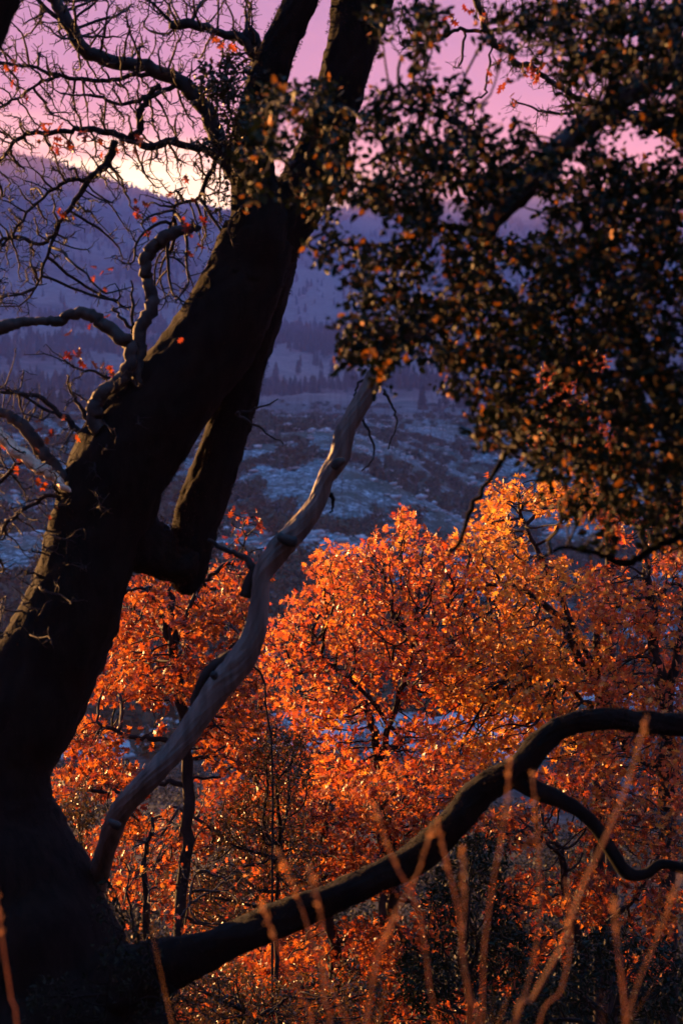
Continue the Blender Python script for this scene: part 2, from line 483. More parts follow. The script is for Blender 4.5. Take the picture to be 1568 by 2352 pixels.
# ================================================================== TERRAIN
# height over the ground along the view: a steep wooded hillside, a valley, a far mountain
RB = [0, 3, 5, 12, 20, 25, 40, 60, 150, 300, 500, 700, 900, 1150, 1400, 1700, 2100, 2600, 3200, 3900, 4500, 5000, 5600, 6500, 8000]
ZB = [0, -.25, -.9, -4.3, -7.6, -9.4, -15, -21, -34, -44, -50, -46, -34, -33, -30, -14, 16, 58, 136, 258, 360, 418, 380, 280, 200]
def terrain(x, y):
    x = np.asarray(x, float); y = np.asarray(y, float)
    r = np.hypot(x, y); a = np.arctan2(x, y)
    t = np.clip(np.tan(np.clip(a, -1.2, 1.2)), -1.5, 1.5)
    near = np.interp(y, RB[:9], ZB[:9])
    zb = np.interp(r, RB, ZB)
    crest = np.interp(t, [-1.5, -.5, -.2, -.165, -.135, -.10, -.065, .0, .12, .2, .5, 1.5], [.9, .55, .40, .33, .21, .10, .02, .03, .16, .22, .3, .2])
    zb = zb + np.maximum(zb, 0) * crest
    # spurs, gullies and benches on the far slope
    w = sstep(250, 1500, r)
    zb = zb + w * (fbm(x / 900, y / 900, 4) * 70 * sstep(1500, 3500, r) * (1 - .8 * sstep(4300, 4900, r)) + fbm(x / 260 + 3, y / 260, 4) * 16 * sstep(200, 900, r))
    zb = zb + 9 * sstep(120, 400, r) * fbm(x / 70, y / 70, 4)
    # a rocky shoulder on the left that falls away to the right
    zb = zb + 24 * np.exp(-((r - 620) / 240) ** 2) * (1 - sstep(-.02, .12, t)) 
    # unseen left mountain, added to shade the valley, notched to let the sun through
    lm = np.interp(r, [0, 500, 900, 1700, 2500, 3300, 8000], [0, -30, 20, 210, 420, 500, 450])
    wl = sstep(.30, .65, -a) * sstep(200, 700, r)
    lat = np.abs((x - 1) * math.cos(SUN_AZ) - (y - 14) * math.sin(SUN_AZ))
    gap = (1 - sstep(40, 130, lat)) * (x < 0)
    lm = lm * (1 - gap) + gap * np.minimum(lm, r * math.tan(SUN_EL) * .55 - 10)
    zb = zb * (1 - wl) + lm * wl
    # unseen slope behind the camera, raised to block the sky behind
    wb = sstep(0, 1, -y / 4 + .0)
    back = np.where(y < 0, -.42 * y + 1.0 * fbm(x / 12, y / 12, 3), 0)
    back = np.minimum(back, 260) 
    z = np.where(r < 60, near, zb)
    m = sstep(40, 150, r); z = near * (1 - m) + zb * m
    wback = sstep(-.2, .35, -y / (r + 1e-6))
    z = z * (1 - wback) + (back) * wback
    z = z + .25 * fbm(x / 3, y / 3, 3) * sstep(2, 8, r)
    return z
radii = np.concatenate([[0.0], np.geomspace(1.0, 8000, 420)])
azs = np.concatenate([np.linspace(-180, -18, 90, endpoint=False), np.linspace(-18, 18, 260, endpoint=False), np.linspace(18, 180, 80, endpoint=False)])
A, RR = np.meshgrid(R(1) * azs, radii[1:])
X = RR * np.sin(A); Y = RR * np.cos(A)
Z = terrain(X, Y)
tv = np.vstack([[0, 0, float(terrain(0, 0))], np.stack([X, Y, Z], -1).reshape(-1, 3)])
na = len(azs); nr_ = len(radii) - 1
i = np.arange(nr_ - 1)[:, None] * na + 1; j = np.arange(na)[None]; j2 = (j + 1) % na
tf = np.stack([i + j, i + j2, i + na + j2, i + na + j], -1).reshape(-1, 4)
# ground material: litter near, rock, brush and dry grass far off
gm = bpy.data.materials.new('hillside_ground'); gm.use_nodes = True
nt = gm.node_tree; b = nt.nodes['Principled BSDF']; b.inputs['Roughness'].default_value = .95; b.inputs['Specular IOR Level'].default_value = .1
geo = nt.nodes.new('ShaderNodeNewGeometry')
def gnoise(scale, detail=6, rough=.6):
    n = nt.nodes.new('ShaderNodeTexNoise'); n.inputs['Scale'].default_value = scale; n.inputs['Detail'].default_value = detail
    n.inputs['Roughness'].default_value = rough
    nt.links.new(geo.outputs['Position'], n.inputs['Vector']); return n.outputs['Fac']
def gramp(fac, st):
    r = nt.nodes.new('ShaderNodeValToRGB'); el = r.color_ramp.elements
    while len(el) < len(st): el.new(.5)
    for k, (p, c) in zip(el, st): k.position = p; k.color = (*c, 1)
    nt.links.new(fac, r.inputs[0]); return r.outputs[0]
def gmix(f, a, b_):
    m_ = nt.nodes.new('ShaderNodeMix'); m_.data_type = 'RGBA'
    nt.links.new(f, m_.inputs['Factor']); nt.links.new(a, m_.inputs['A']); nt.links.new(b_, m_.inputs['B']); return m_.outputs['Result']
fine = gramp(gnoise(.6, 10, .85), [(.42, (.010, .028, .026)), (.50, (.05, .08, .085)), (.55, (.22, .29, .33)), (.64, (.52, .62, .68))])
med = gramp(gnoise(.03, 8, .7), [(.38, (.03, .035, .03)), (.50, (.07, .05, .05)), (.62, (.15, .095, .095))])
dist = nt.nodes.new('ShaderNodeVectorMath'); dist.operation = 'LENGTH'; nt.links.new(geo.outputs['Position'], dist.inputs[0])
def dramp(lo, hi):
    m_ = nt.nodes.new('ShaderNodeMapRange'); m_.inputs['From Min'].default_value = lo; m_.inputs['From Max'].default_value = hi
    nt.links.new(dist.outputs['Value'], m_.inputs['Value']); return m_.outputs['Result']
grn = gramp(gnoise(.045, 7, .75), [(.44, (1, 1, 1)), (.56, (0, 0, 0))])
scrub = gramp(gnoise(1.3, 5, .7), [(.35, (.008, .022, .016)), (.6, (.03, .06, .045)), (.72, (.10, .14, .13))])
fine = gmix(grn, fine, scrub)
far = gmix(dramp(900, 1500), fine, med)
patch = gramp(gnoise(.0035, 5, .55), [(.45, (0, 0, 0)), (.55, (1, 1, 1))])
meadow = gramp(gnoise(.09, 6, .6), [(.35, (.09, .065, .06)), (.6, (.19, .13, .12))])
p2 = nt.nodes.new('ShaderNodeMath'); p2.operation = 'MULTIPLY'; nt.links.new(patch, p2.inputs[0]); nt.links.new(dramp(800, 1100), p2.inputs[1])
far = gmix(p2.outputs[0], far, meadow)
litter = gramp(gnoise(2.5, 6), [(.35, (.010, .010, .009)), (.65, (.03, .025, .02))])
fin = gmix(dramp(90, 230), litter, far)
nt.links.new(fin, b.inputs['Base Color'])
# trampled soil at the middle closes the ring
ring0 = np.stack([np.zeros(na, int), 1 + j2[0], 1 + j[0], 1 + j[0]], -1)
g = link_mesh('hillside', tv, tf, gm, smooth=True); g['kind'] = 'structure'
Acl = [(int(0), int(1 + (q + 1) % na), int(1 + q)) for q in range(na)]
cl = link_mesh('ground', tv[:na + 1] + [0, 0, .0], np.array(Acl), gm); cl['kind'] = 'structure'

# ================================================================== VALLEY VEGETATION
def conifer_tmpl(kind):
    r_ = np.random.default_rng(kind); V = []; F = []; n = 0
    tiers = 6; s = 7
    for t in range(tiers):
        z0 = .10 + .9 * t / tiers * .95; z1 = z0 + .30 * (1 - .3 * t / tiers); rad = .20 * (1 - t / tiers) ** .8 + .02
        a = np.arange(s) * 2 * math.pi / s + r_.random() * 3
        rr = rad * r_.uniform(.65, 1.25, s)
        ring = np.stack([rr * np.cos(a), rr * np.sin(a), z0 + r_.uniform(-.02, .02, s)], -1)
        V += list(ring) + [np.array([0, 0, min(z1, 1.0)])]
        F += [(n + q, n + (q + 1) % s, n + s) for q in range(s)]; n += s + 1
    a = np.arange(4) * math.pi / 2
    V += [np.array([.015 * math.cos(q), .015 * math.sin(q), 0]) for q in a] + [np.array([0, 0, .5])]
    F += [(n + q, n + (q + 1) % 4, n + 4) for q in range(4)]
    return np.array(V), np.array(F)
def snag_tmpl(kind):
    r_ = np.random.default_rng(50 + kind); V = []; F = []; n = 0
    def spike(a, b, r1):
        nonlocal n
        a = np.array(a, float); b = np.array(b, float); T = unit(b - a); N = unit(np.cross(T, [.3, .9, .2])); Bn = np.cross(T, N)
        for q in range(3): V.append(a + r1 * (math.cos(q * 2.09) * N + math.sin(q * 2.09) * Bn))
        V.append(b); F.extend([(n, n + 1, n + 3), (n + 1, n + 2, n + 3), (n + 2, n, n + 3)]); n += 4
    spike((0, 0, -.02), (r_.normal(0, .02), r_.normal(0, .02), 1), .014)
    for q in range(7):
        z = r_.uniform(.3, .95); a = r_.random() * 6.3; l = .14 * (1.1 - z) + .02
        spike((0, 0, z), (l * math.cos(a), l * math.sin(a), z + r_.uniform(-.02, .06)), .004)
    return np.array(V), np.array(F)
import bmesh
def blob_tmpl(kind, flat=.7, amp=.3, sub=2):
    bm = bmesh.new(); bmesh.ops.create_icosphere(bm, subdivisions=sub, radius=1)
    r_ = np.random.default_rng(90 + kind)
    v = np.array([q.co for q in bm.verts]); f = np.array([[w.index for w in q.verts] for q in bm.faces]); bm.free()
    v = v * (1 + r_.normal(0, amp, (len(v), 1))); v[:, 2] = v[:, 2] * flat + flat * .4
    return v, f
def inst(tmpls, x, y, s, yawrand=True, aspect=1.0):
    z = terrain(x, y); V = []; F = []; off = 0
    kinds = rng.integers(0, len(tmpls), len(x))
    for k, (tv_, tf_) in enumerate(tmpls):
        m_ = kinds == k
        if not m_.any(): continue
        n_ = m_.sum(); a = rng.random(n_) * 6.283; c, s_ = np.cos(a), np.sin(a)
        w = rng.uniform(.75, 1.3, n_) * aspect
        vx = (tv_[None, :, 0] * c[:, None] - tv_[None, :, 1] * s_[:, None]) * (s[m_] * w)[:, None] + x[m_][:, None]
        vy = (tv_[None, :, 0] * s_[:, None] + tv_[None, :, 1] * c[:, None]) * (s[m_] * w)[:, None] + y[m_][:, None]
        vz = tv_[None, :, 2] * s[m_][:, None] + z[m_][:, None]
        V.append(np.stack([vx, vy, vz], -1).reshape(-1, 3))
        F.append((tf_[None] + (np.arange(n_) * len(tv_))[:, None, None]).reshape(-1, 3) + off); off += n_ * len(tv_)
    return np.vstack(V), np.vstack(F)
def wedge(n, r0, r1, t0=-.215, t1=.215, pw=1.0):
    r = r0 * (r1 / r0) ** (rng.random(n) ** pw); t = rng.uniform(t0, t1, n); a = np.arctan(t)
    return r * np.sin(a), r * np.cos(a), r, t
def singles(name, tmpls, x, y, s, m, label, cat, group, sink=0.0, aspect=1.0):
    ms = []
    for v, f in tmpls:
        me = bpy.data.meshes.new(name); me.from_pydata([tuple(q) for q in v], [], [tuple(int(w) for w in q) for q in f]); me.materials.append(m); ms.append(me)
    z = terrain(x, y)
    for q in range(len(x)):
        o = bpy.data.objects.new(name, ms[int(rng.integers(len(ms)))]); COL.objects.link(o)
        o.location = (x[q], y[q], z[q] - sink * s[q]); w = aspect * rng.uniform(.8, 1.25)
        o.scale = (s[q] * w, s[q] * w, s[q]); o.rotation_euler = (0, 0, rng.random() * 6.28)
        dx_ = 784 + x[q] / y[q] / KO
        zone = 'at the far left behind bare twigs' if dx_ < 200 else 'behind the forked black trunk' if dx_ < 610 else 'in the gap right of the black trunk' if dx_ < 920 else 'behind the dark evergreen leaves'
        r1 = math.hypot(x[q], y[q])
        near_ = 'nearer ' if r1 < np.median(np.hypot(x, y)) else 'farther '
        s1, s2 = np.quantile(s, (.33, .67))
        tag(o, near_ + ('small ' if s[q] < s1 else 'large ' if s[q] > s2 else 'medium ') + label + ' ' + zone, cat, group)
def leafy_tmpl(kind, n=700, lf=.055):
    r_ = np.random.default_rng(300 + kind)
    c = unit(r_.normal(0, 1, (n, 3))) * (r_.random((n, 1)) ** .3) * (1 + .35 * np.sin(r_.random((n, 1)) * 20))
    c[:, 2] = c[:, 2] * .55 + .5
    a = unit(r_.normal(0, 1, (n, 3))); b2 = unit(np.cross(a, r_.normal(0, 1, (n, 3))))
    v = np.stack([c - a * lf, c + b2 * lf * .5, c + a * lf, c - b2 * lf * .5], 1).reshape(-1, 3)
    k = np.arange(n)[:, None] * 4
    return v, np.vstack([k + [0, 1, 2], k + [0, 2, 3]])
SH = [leafy_tmpl(10 + k, 80, .26) for k in range(4)]
CT = [conifer_tmpl(k) for k in range(5)]; ST = [snag_tmpl(k) for k in range(5)]
RK = [blob_tmpl(10 + k, .5, .28, 1) for k in range(4)]
# conifers of the valley floor
x, y, r, t = wedge(1500, 880, 1480)
dens = (vnoise(x / 120, y / 120) + .5) + .7 * (t < -.10) * (r < 1250)
keep = (dens > .55) & ((r > 1050) | (t < -.09)); x, y, r, t = x[keep], y[keep], r[keep], t[keep]
s = rng.uniform(.35, 1.0, len(x)) ** 1.3 * 21; o_ = np.argsort(r - s * 30)
a, b_ = o_[:300], o_[300:]
singles('conifer_tree', CT, x[a], y[a], s[a], M['conifer'], 'dark conifer on the valley floor', 'tree', 'conifers on the valley floor')
v, f = inst(CT, x[b_], y[b_], s[b_])
tag(link_mesh('valley_forest', v, f, M['conifer']), 'dark belt of further conifers across the valley', 'forest', kind='stuff')
# forest on the mountain slope and along its crest
x, y, r, t = wedge(26000, 1500, 5150, pw=.75)
dens = vnoise(x / 300, y / 300) + .6 * vnoise(x / 90 + 7, y / 90) + .5 + .45 * (r > 4500)
band = np.exp(-((r - 2150 - 900 * (t + .1)) / 90) ** 2) * (t < -.03)
keep = (dens + band > .62) | (rng.random(len(x)) < .10); x, y, r = x[keep], y[keep], r[keep]
s = rng.uniform(7, 19, len(x)) * np.where(r > 4500, 1.15, 1)
v, f = inst(CT, x, y, s)
tag(link_mesh('mountain_forest', v, f, M['conifer']), 'conifer forest covering the far mountain up to its skyline', 'forest', kind='stuff')
# burnt snags
x, y, r, t = wedge(4200, 240, 3200, pw=.8)
keep = vnoise(x / 150 + 40, y / 150) > -.12; x, y, r = x[keep], y[keep], r[keep]
s = rng.uniform(5, 17, len(x)) * np.clip(r / 900, .45, 1); o_ = np.argsort(r / s)
a, b_ = o_[:260], o_[260:]
singles('burnt_snag', ST, x[a], y[a], s[a], M['snag'], 'fire-killed bare trunk on the slope', 'dead tree', 'fire-killed trunks on the rocky slope')
v, f = inst(ST, x[b_], y[b_], s[b_])
tag(link_mesh('distant_snags', v, f, M['snag']), 'scattered dead trunks on the distant slopes', 'dead trees', kind='stuff')
# brush and boulders on the rocky shoulder
x, y, r, t = wedge(16000, 150, 1250)
keep = vnoise(x / 40 + 11, y / 40) + .6 * vnoise(x / 14, y / 14) > -.02; x, y, r = x[keep], y[keep], r[keep]
s = rng.uniform(.7, 2.2, len(x)) * np.where(rng.random(len(x)) < .12, 1.7, 1); o_ = np.argsort(r / s)
a, b_ = o_[:280], o_[280:]
singles('shrub', SH, x[a], y[a], s[a], M['shrub'], 'dark shrub on the rocky slope', 'shrub', 'shrubs on the rocky slope', .2)
v, f = inst(SH, x[b_], y[b_], s[b_])
tag(link_mesh('brush', v, f, M['shrub']), 'dark brush spread over the rocky slope', 'brush', kind='stuff')
x, y, r, t = wedge(9000, 150, 1000)
keep = vnoise(x / 30 + 70, y / 30) > -.1; x, y, r = x[keep], y[keep], r[keep]
s = rng.uniform(.3, 1.05, len(x)) ** 2.2 * 1.5; o_ = np.argsort(r / s)
a, b_ = o_[:280], o_[280:]
singles('boulder', RK, x[a], y[a], s[a], M['rock'], 'pale boulder on the brushy slope', 'boulder', 'boulders on the rocky slope', .2)
v, f = inst(RK, x[b_], y[b_], s[b_])
tag(link_mesh('rocks', v, f, M['rock']), 'pale rocks strewn over the slope', 'rocks', kind='stuff')

LS = [leafy_tmpl(k) for k in range(4)]
x, y, r, t = wedge(330, 33, 170, -.24, .24)
s = rng.uniform(.9, 2.2, len(x))
singles('slope_shrub', LS, x, y, s, M['dark'], 'shrub low on the near slope', 'shrub', 'shrubs on the lower slope', .1)
# ================================================================== THE BIG LEANING OAK
def gz(p): return float(terrain(p[0], p[1]))
bp0 = O(90, 2352, 12.0); base = np.array([bp0[0], bp0[1], gz(bp0)])
oak = thing('big_oak_tree', 'huge black-trunked oak leaning up from the lower left with a forked top', 'tree', base)
acc = Acc(); MP = []
bk = dict(rough=.011, furrow=.026, lump=.10)
D0 = 12.0
def groundspec(x, w, d):
    g_ = O(x, 2352, d); zz = gz(g_)
    yy = 1176 - ((np.array([g_[0], g_[1], zz - .4]) - CAM) @ UP) / d / KO
    return (x, yy, w, d)
MP.append(limb(acc, [groundspec(60, 760, D0), (50, 2420, 700), (15, 2220, 560), (-35, 2030, 480), (-55, 1850, 400), (-20, 1720, 320), (55, 1600, 285), (135, 1450, 240), (200, 1300, 225),
          (250, 1150, 224), (298, 1035, 240), (395, 915, 215), (490, 785, 205), (556, 650, 195), (600, 540, 180)], D0, 9, 64, **bk))
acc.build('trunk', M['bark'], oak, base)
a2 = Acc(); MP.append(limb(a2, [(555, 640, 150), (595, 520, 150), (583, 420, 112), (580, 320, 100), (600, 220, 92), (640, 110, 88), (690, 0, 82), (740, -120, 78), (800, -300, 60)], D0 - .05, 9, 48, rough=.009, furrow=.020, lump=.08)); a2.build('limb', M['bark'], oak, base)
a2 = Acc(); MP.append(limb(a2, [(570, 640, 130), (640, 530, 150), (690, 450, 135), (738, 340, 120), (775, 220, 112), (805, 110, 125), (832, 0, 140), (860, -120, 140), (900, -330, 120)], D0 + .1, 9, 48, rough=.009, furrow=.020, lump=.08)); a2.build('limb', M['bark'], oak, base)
a2 = Acc()
MP.append(limb(a2, [(418, 1362, 30), (424, 1345, 66), (434, 1300, 92), (452, 1200, 118), (490, 1080, 112), (530, 960, 100), (556, 860, 102), (580, 760, 120), (600, 650, 140), (620, 560, 140)], D0 + .25, 9, 48, rough=.009, furrow=.020, lump=.10))
MP.append(limb(a2, [(190, 1170, 190), (270, 1215, 185), (340, 1258, 150), (385, 1285, 120), (420, 1290, 100), (446, 1270, 60)], D0 + .15, 9, 48, rough=.016, furrow=.022, lump=.26))
a2.build('limb', M['bark'], oak, base)
a2 = Acc()
LOW = [(60, 2330, 330, 11.9), (200, 2290, 240, 11.7), (320, 2240, 160, 11.5), (450, 2190, 100, 11.3), (600, 2130, 80, 11.1), (720, 2080, 78, 11), (850, 2025, 78, 10.9), (950, 1975, 90, 10.9), (1040, 1890, 84, 10.8),
       (1110, 1810, 76, 10.8), (1190, 1765, 72, 10.7), (1245, 1700, 62, 10.7), (1310, 1660, 54, 10.7), (1400, 1650, 50, 10.7), (1480, 1662, 52, 10.7), (1570, 1665, 58, 10.7), (1700, 1640, 60, 10.8)]
MP.append(limb(a2, LOW, 11, 9, 40, rough=.007, furrow=.012, lump=.16)); low = a2.build('limb', M['bark'], oak, base)
a2 = Acc()
limb(a2, [(1170, 1780, 46), (1230, 1815, 44), (1300, 1845, 38), (1360, 1890, 36), (1400, 1950, 34), (1440, 2005, 34), (1480, 2008, 28), (1520, 1985, 26), (1568, 1995, 26), (1680, 2010, 24)], 10.7, 8, 18, rough=.004, furrow=.006, lump=.15)
a2.build('side_branch', M['bark'], low, base)
moss(MP, 42000, M['moss'], oak, base, ln=.016, wd=.0035)
# knotted limbs on the left
inits = []; irs = []
def branch_part(specs, m, name='branch', d=D0, sides=14, seg=6, parent=oak, bs=None, keep=True, **k):
    kk = dict(rough=.0014, furrow=.002, lump=.09); kk.update(k); first = None
    for s_ in specs:
        a2 = Acc(); p_, r_ = limb(a2, s_, d, seg, sides, wob=.03, **kk)
        if keep: inits.append(p_)
        o = a2.build(name, m, parent, base if bs is None else bs); first = first or o
    return first
branch_part([[(330, 980, 30), (322, 900, 32), (318, 820, 31), (325, 760, 32), (350, 690, 33), (338, 640, 27), (333, 600, 30), (358, 560, 31), (400, 535, 28), (440, 524, 22), (462, 520, 12)]], M['limb'], 'broken_limb', 11.8, keep=False)
branch_part([[(225, 990, 40), (218, 945, 38), (235, 905, 36), (285, 865, 36), (302, 815, 32), (285, 780, 34), (240, 750, 32), (205, 722, 30), (170, 722, 24), (135, 738, 24), (90, 738, 20), (45, 742, 26), (0, 755, 34), (-80, 765, 34)]], M['limb'], 'limb', 11.7, keep=False)
branch_part([[(300, 970, 44), (275, 940, 50), (248, 930, 30)]], M['pale'], 'cut_stub', 11.9, lump=.05, keep=False)
branch_part([[(-40, 950, 20), (-10, 985, 24), (30, 1030, 30), (75, 1062, 32), (110, 1085, 28), (150, 1120, 16), (185, 1150, 10)]], M['broken'], 'broken_limb', 11.75, keep=False)
branch_part([[(-40, 930, 20), (20, 955, 24), (60, 985, 32), (100, 1040, 34), (140, 1090, 32), (200, 1140, 34)]], M['limb'], 'limb', 11.9, keep=False)
UL = [
 [(90, -30, 26), (135, 10, 30), (165, 70, 34), (195, 115, 34), (250, 140, 34), (310, 145, 32), (370, 165, 34), (420, 190, 36), (460, 230, 38), (495, 300, 42), (530, 380, 44), (570, 440, 46)],
 [(60, -20, 9), (110, 20, 11), (160, 70, 12), (215, 125, 14)],
 [(-20, 395, 8), (20, 345, 10), (60, 305, 12), (120, 305, 12), (190, 298, 15), (250, 303, 16), (300, 318, 16), (345, 338, 20), (385, 327, 18), (440, 335, 18), (500, 362, 22), (560, 420, 26)],
 [(300, 315, 16), (322, 290, 18), (325, 250, 18), (345, 215, 16), (365, 195, 14)],
 [(265, 320, 18), (245, 375, 20), (205, 412, 16), (165, 470, 12), (130, 520, 10), (105, 590, 8), (85, 660, 6)],
 [(395, 62, 26), (440, 55, 24), (500, 72, 20), (550, 85, 26), (590, 130, 34), (610, 190, 30)],
 [(570, 65, 30), (590, 120, 34), (600, 180, 36)],
 [(-30, 135, 7), (50, 148, 8), (130, 170, 10), (200, 185, 11), (260, 180, 11), (320, 168, 12), (365, 165, 12)],
 [(510, 360, 14), (480, 395, 12), (455, 450, 10), (405, 470, 8), (395, 510, 6)],
 [(-20, 260, 5), (40, 225, 7), (90, 190, 8), (140, 175, 9)],
 [(420, 190, 14), (380, 205, 12), (320, 230, 11), (270, 240, 9), (210, 215, 8)],
 [(200, 410, 12), (150, 420, 10), (100, 450, 8), (40, 520, 7), (-20, 600, 6)],
 [(-20, 560, 9), (30, 545, 9), (90, 560, 10), (130, 530, 10)],
]
ul = branch_part(UL, M['twig'], 'limb', 12.2, sides=10, seg=5)
init = np.vstack(inits)
# twig net, upper left
def grid_attr(grid, x0, y0, cell, dmin, dmax, mult):
    pts = []
    for r_, row in enumerate(grid):
        for c_, ch in enumerate(row):
            v_ = int(ch) if ch.isdigit() else 0
            n_ = rng.poisson(v_ * mult)
            if n_: pts.append(OV(x0 + cell * (c_ + rng.random(n_)), y0 + cell * (r_ + rng.random(n_)), rng.uniform(dmin, dmax, n_)))
    return np.vstack(pts)
UG = ["8999989777",     # 70 wide cells from x=-40, y=-40
      "8999999887",
      "8999888876",
      "8999899876",
      "8999999984",
      "7899999994",
      "6899988984",
      "7884446775",
      "8873224653",
      "9851124421",
      "8730022210",
      "5200112200"]
at = grid_attr(UG, -40, -40, 64, 11.5, 13.0, 6.0)
allp, par = colonize(init, at, .050, .080, infl=.9, jit=.07, grav=.02, maxn=14000)
a2 = Acc(); tp, tT, rad = skeleton(a2, allp, par, len(init), .0027, .018, .43, 4, smooth=.4, spurs=4200)
o = a2.build('twigs', M['twig'], ul, base); o['kind'] = 'stuff'
# twig net, lower left, around the broken limbs
i2 = []
for s_ in [[(0, 900, 8), (60, 905, 10), (110, 925, 12), (150, 960, 14), (200, 1010, 16)], [(-20, 880, 5), (40, 900, 6), (120, 945, 8), (190, 990, 9)],
           [(150, 860, 4), (165, 900, 7), (185, 935, 9), (215, 985, 12)], [(300, 640, 4), (305, 700, 7), (308, 760, 8), (310, 820, 9), (315, 880, 10)],
           [(255, 705, 5), (280, 730, 8), (308, 755, 8)], [(170, 840, 4), (215, 855, 6), (290, 880, 7)],
           [(-20, 1130, 10), (20, 1090, 9), (50, 1060, 8), (90, 1075, 9)], [(-20, 1250, 8), (20, 1200, 9), (60, 1165, 10), (120, 1140, 10), (175, 1150, 12)],
           [(-20, 1460, 5), (40, 1440, 7), (80, 1370, 8), (115, 1290, 9), (150, 1230, 9), (180, 1190, 10)],
           [(650, 1020, 3), (600, 985, 5), (560, 960, 7), (545, 945, 9)], [(640, 920, 3), (590, 935, 5), (555, 950, 6)]]:
    a2 = Acc(); p_, r_ = limb(a2, s_, 11.9, 5, 8, wob=.03, rough=.001, lump=.1); i2.append(p_)
    tw = a2.build('branch', M['twig'], oak, base)
i2 = np.vstack(i2)
LG = ["010000", "111132", "222133", "543334", "655530", "766640", "777540", "776500", "776400", "765300", "654000", "432000"]
at = grid_attr(LG, -30, 760, 62, 11.3, 12.6, 4.2)
allp, par = colonize(i2, at, .052, .085, infl=.7, jit=.08, grav=.04)
a2 = Acc(); tp2, tT2, rad = skeleton(a2, allp, par, len(i2), .0025, .013, .45, 4, smooth=.5, spurs=1200)
o = a2.build('twigs', M['twig'], tw, base); o['kind'] = 'stuff'
# the last red leaves, in small bunches
def red_bunch(cx, cy, n, d, parent, bs, size=.075, sp=14):
    for q in range(n):
        p = O(cx + rng.normal(0, sp), cy + rng.normal(0, sp), d + rng.normal(0, .03))
        fw = unit(np.array([rng.normal(0, .5), rng.normal(0, .4), -rng.uniform(.2, 1)])); F = frames(fw[None], unit(rng.normal(0, 1, (1, 3))))[0]
        o = bpy.data.objects.new('leaf', leaf_mesh('red', OAK, M['red'], int(rng.integers(8)))); COL.objects.link(o); o.parent = parent
        mm = Matrix.Identity(4); s_ = size * rng.uniform(.7, 1.25)
        for r_ in range(3):
            for c_ in range(3): mm[r_][c_] = F[r_][c_] * s_
            mm[r_][3] = p[r_] - bs[r_]
        o.matrix_local = mm
for cx, cy, n in [(497, 90, 4), (505, 135, 3), (15, 150, 5), (45, 190, 4), (100, 300, 5), (125, 330, 6), (160, 320, 5), (215, 315, 4), (290, 330, 4), (325, 335, 4), (240, 625, 6), (245, 735, 5), (165, 810, 7), (160, 780, 3),
                  (245, 840, 5), (423, 787, 5), (105, 975, 4), (35, 1015, 6), (35, 1045, 4), (95, 1100, 4), (320, 480, 5), (150, 475, 3), (410, 430, 3), (445, 500, 5), (345, 515, 3), (185, 300, 3), (440, 550, 2), (130, 1155, 2), (180, 955, 3)]:
    red_bunch(cx, cy, n, 11.75, oak, base)

# mistletoe in the crotches of the oak: leafy clumps of their own
def clump(name, label, cat, blobs, d, m, size, per, group=None, mult=1.0):
    c = O(blobs[0][0], blobs[0][1], d); th_ = thing(name, label, cat, c, group)
    at = []
    for (bx, by, rx, ry, n) in blobs:
        u = rng.normal(0, 1, (int(n * mult), 3)); u = unit(u) * (rng.random((len(u), 1)) ** .4)
        at.append(OV(bx + u[:, 0] * rx, by + u[:, 1] * ry, d + u[:, 2] * rx * KO * d))
    at = np.vstack(at)
    allp, par = colonize(np.array([c]), at, .035, .05, infl=5, jit=.3)
    a2 = Acc(); tp, tT, _ = skeleton(a2, allp, par, 1, .002, .008, .4, 4)
    a2.build('stems', M['twig'], th_, c)['kind'] = 'stuff'
    foliage('foliage', oval_leaf(.28), name, tp, tT, per, size, m, th_, c, single=60)
clump('mistletoe', 'dark round mistletoe clump hanging left of the oak fork near the sky', 'mistletoe', [(505, 190, 55, 55, 320), (540, 260, 40, 70, 240), (530, 150, 35, 30, 90)], 11.6, M['mistle'], .040, 6.5, 'mistletoe in the big oak')
clump('mistletoe', 'ragged trailing mistletoe clump against the bright skyline left of the trunk', 'mistletoe', [(505, 430, 22, 70, 140), (520, 340, 30, 50, 110), (470, 330, 30, 30, 40)], 11.7, M['mistle'], .034, 5, 'mistletoe in the big oak')

# ================================================================== LEANING BARE SNAG
SC = .88
sp = [(205, 2140, 52, 12.6), (222, 2040, 56, 12.2), (243, 1950, 58, 11.8), (275, 1865, 60, 11.5), (335, 1795, 60), (400, 1722, 60), (450, 1655, 62), (505, 1580, 72), (553, 1520, 74), (585, 1450, 60), (596, 1380, 50), (604, 1320, 50), (640, 1265, 60), (690, 1210, 58), (728, 1155, 50),
      (748, 1100, 47), (778, 1050, 54), (795, 985, 54), (835, 915, 50), (870, 850, 46), (905, 800, 38), (960, 750, 30), (1040, 690, 24)]
g0 = O(190, 2300, 11.3); sb = np.array([g0[0], g0[1], gz(g0)])
snag = thing('leaning_snag', 'smooth grey barkless trunk leaning diagonally across the middle, beside the big oak', 'dead tree', sb)
sp = [(q[0], q[1], q[2] * SC) + q[3:] for q in sp]
a2 = Acc(); pp, prr = limb(a2, [groundspec(150, 90, 12.9)] + sp, 11.35, 14, 64, rough=.005, furrow=.006, lump=.13, twist=.4); a2.build('trunk', M['pale'], snag, sb)
a2 = Acc(); limb(a2, [(680, 1245, 26), (655, 1240, 24), (640, 1230, 18)], 11.25, 5, 12, rough=.004, lump=.2); a2.build('branch_stub', M['limb'], snag, sb)
a2 = Acc(); limb(a2, [(765, 1075, 20), (775, 1062, 22), (790, 1056, 14)], 11.22, 5, 12, rough=.004, lump=.2); a2.build('branch_stub', M['limb'], snag, sb)
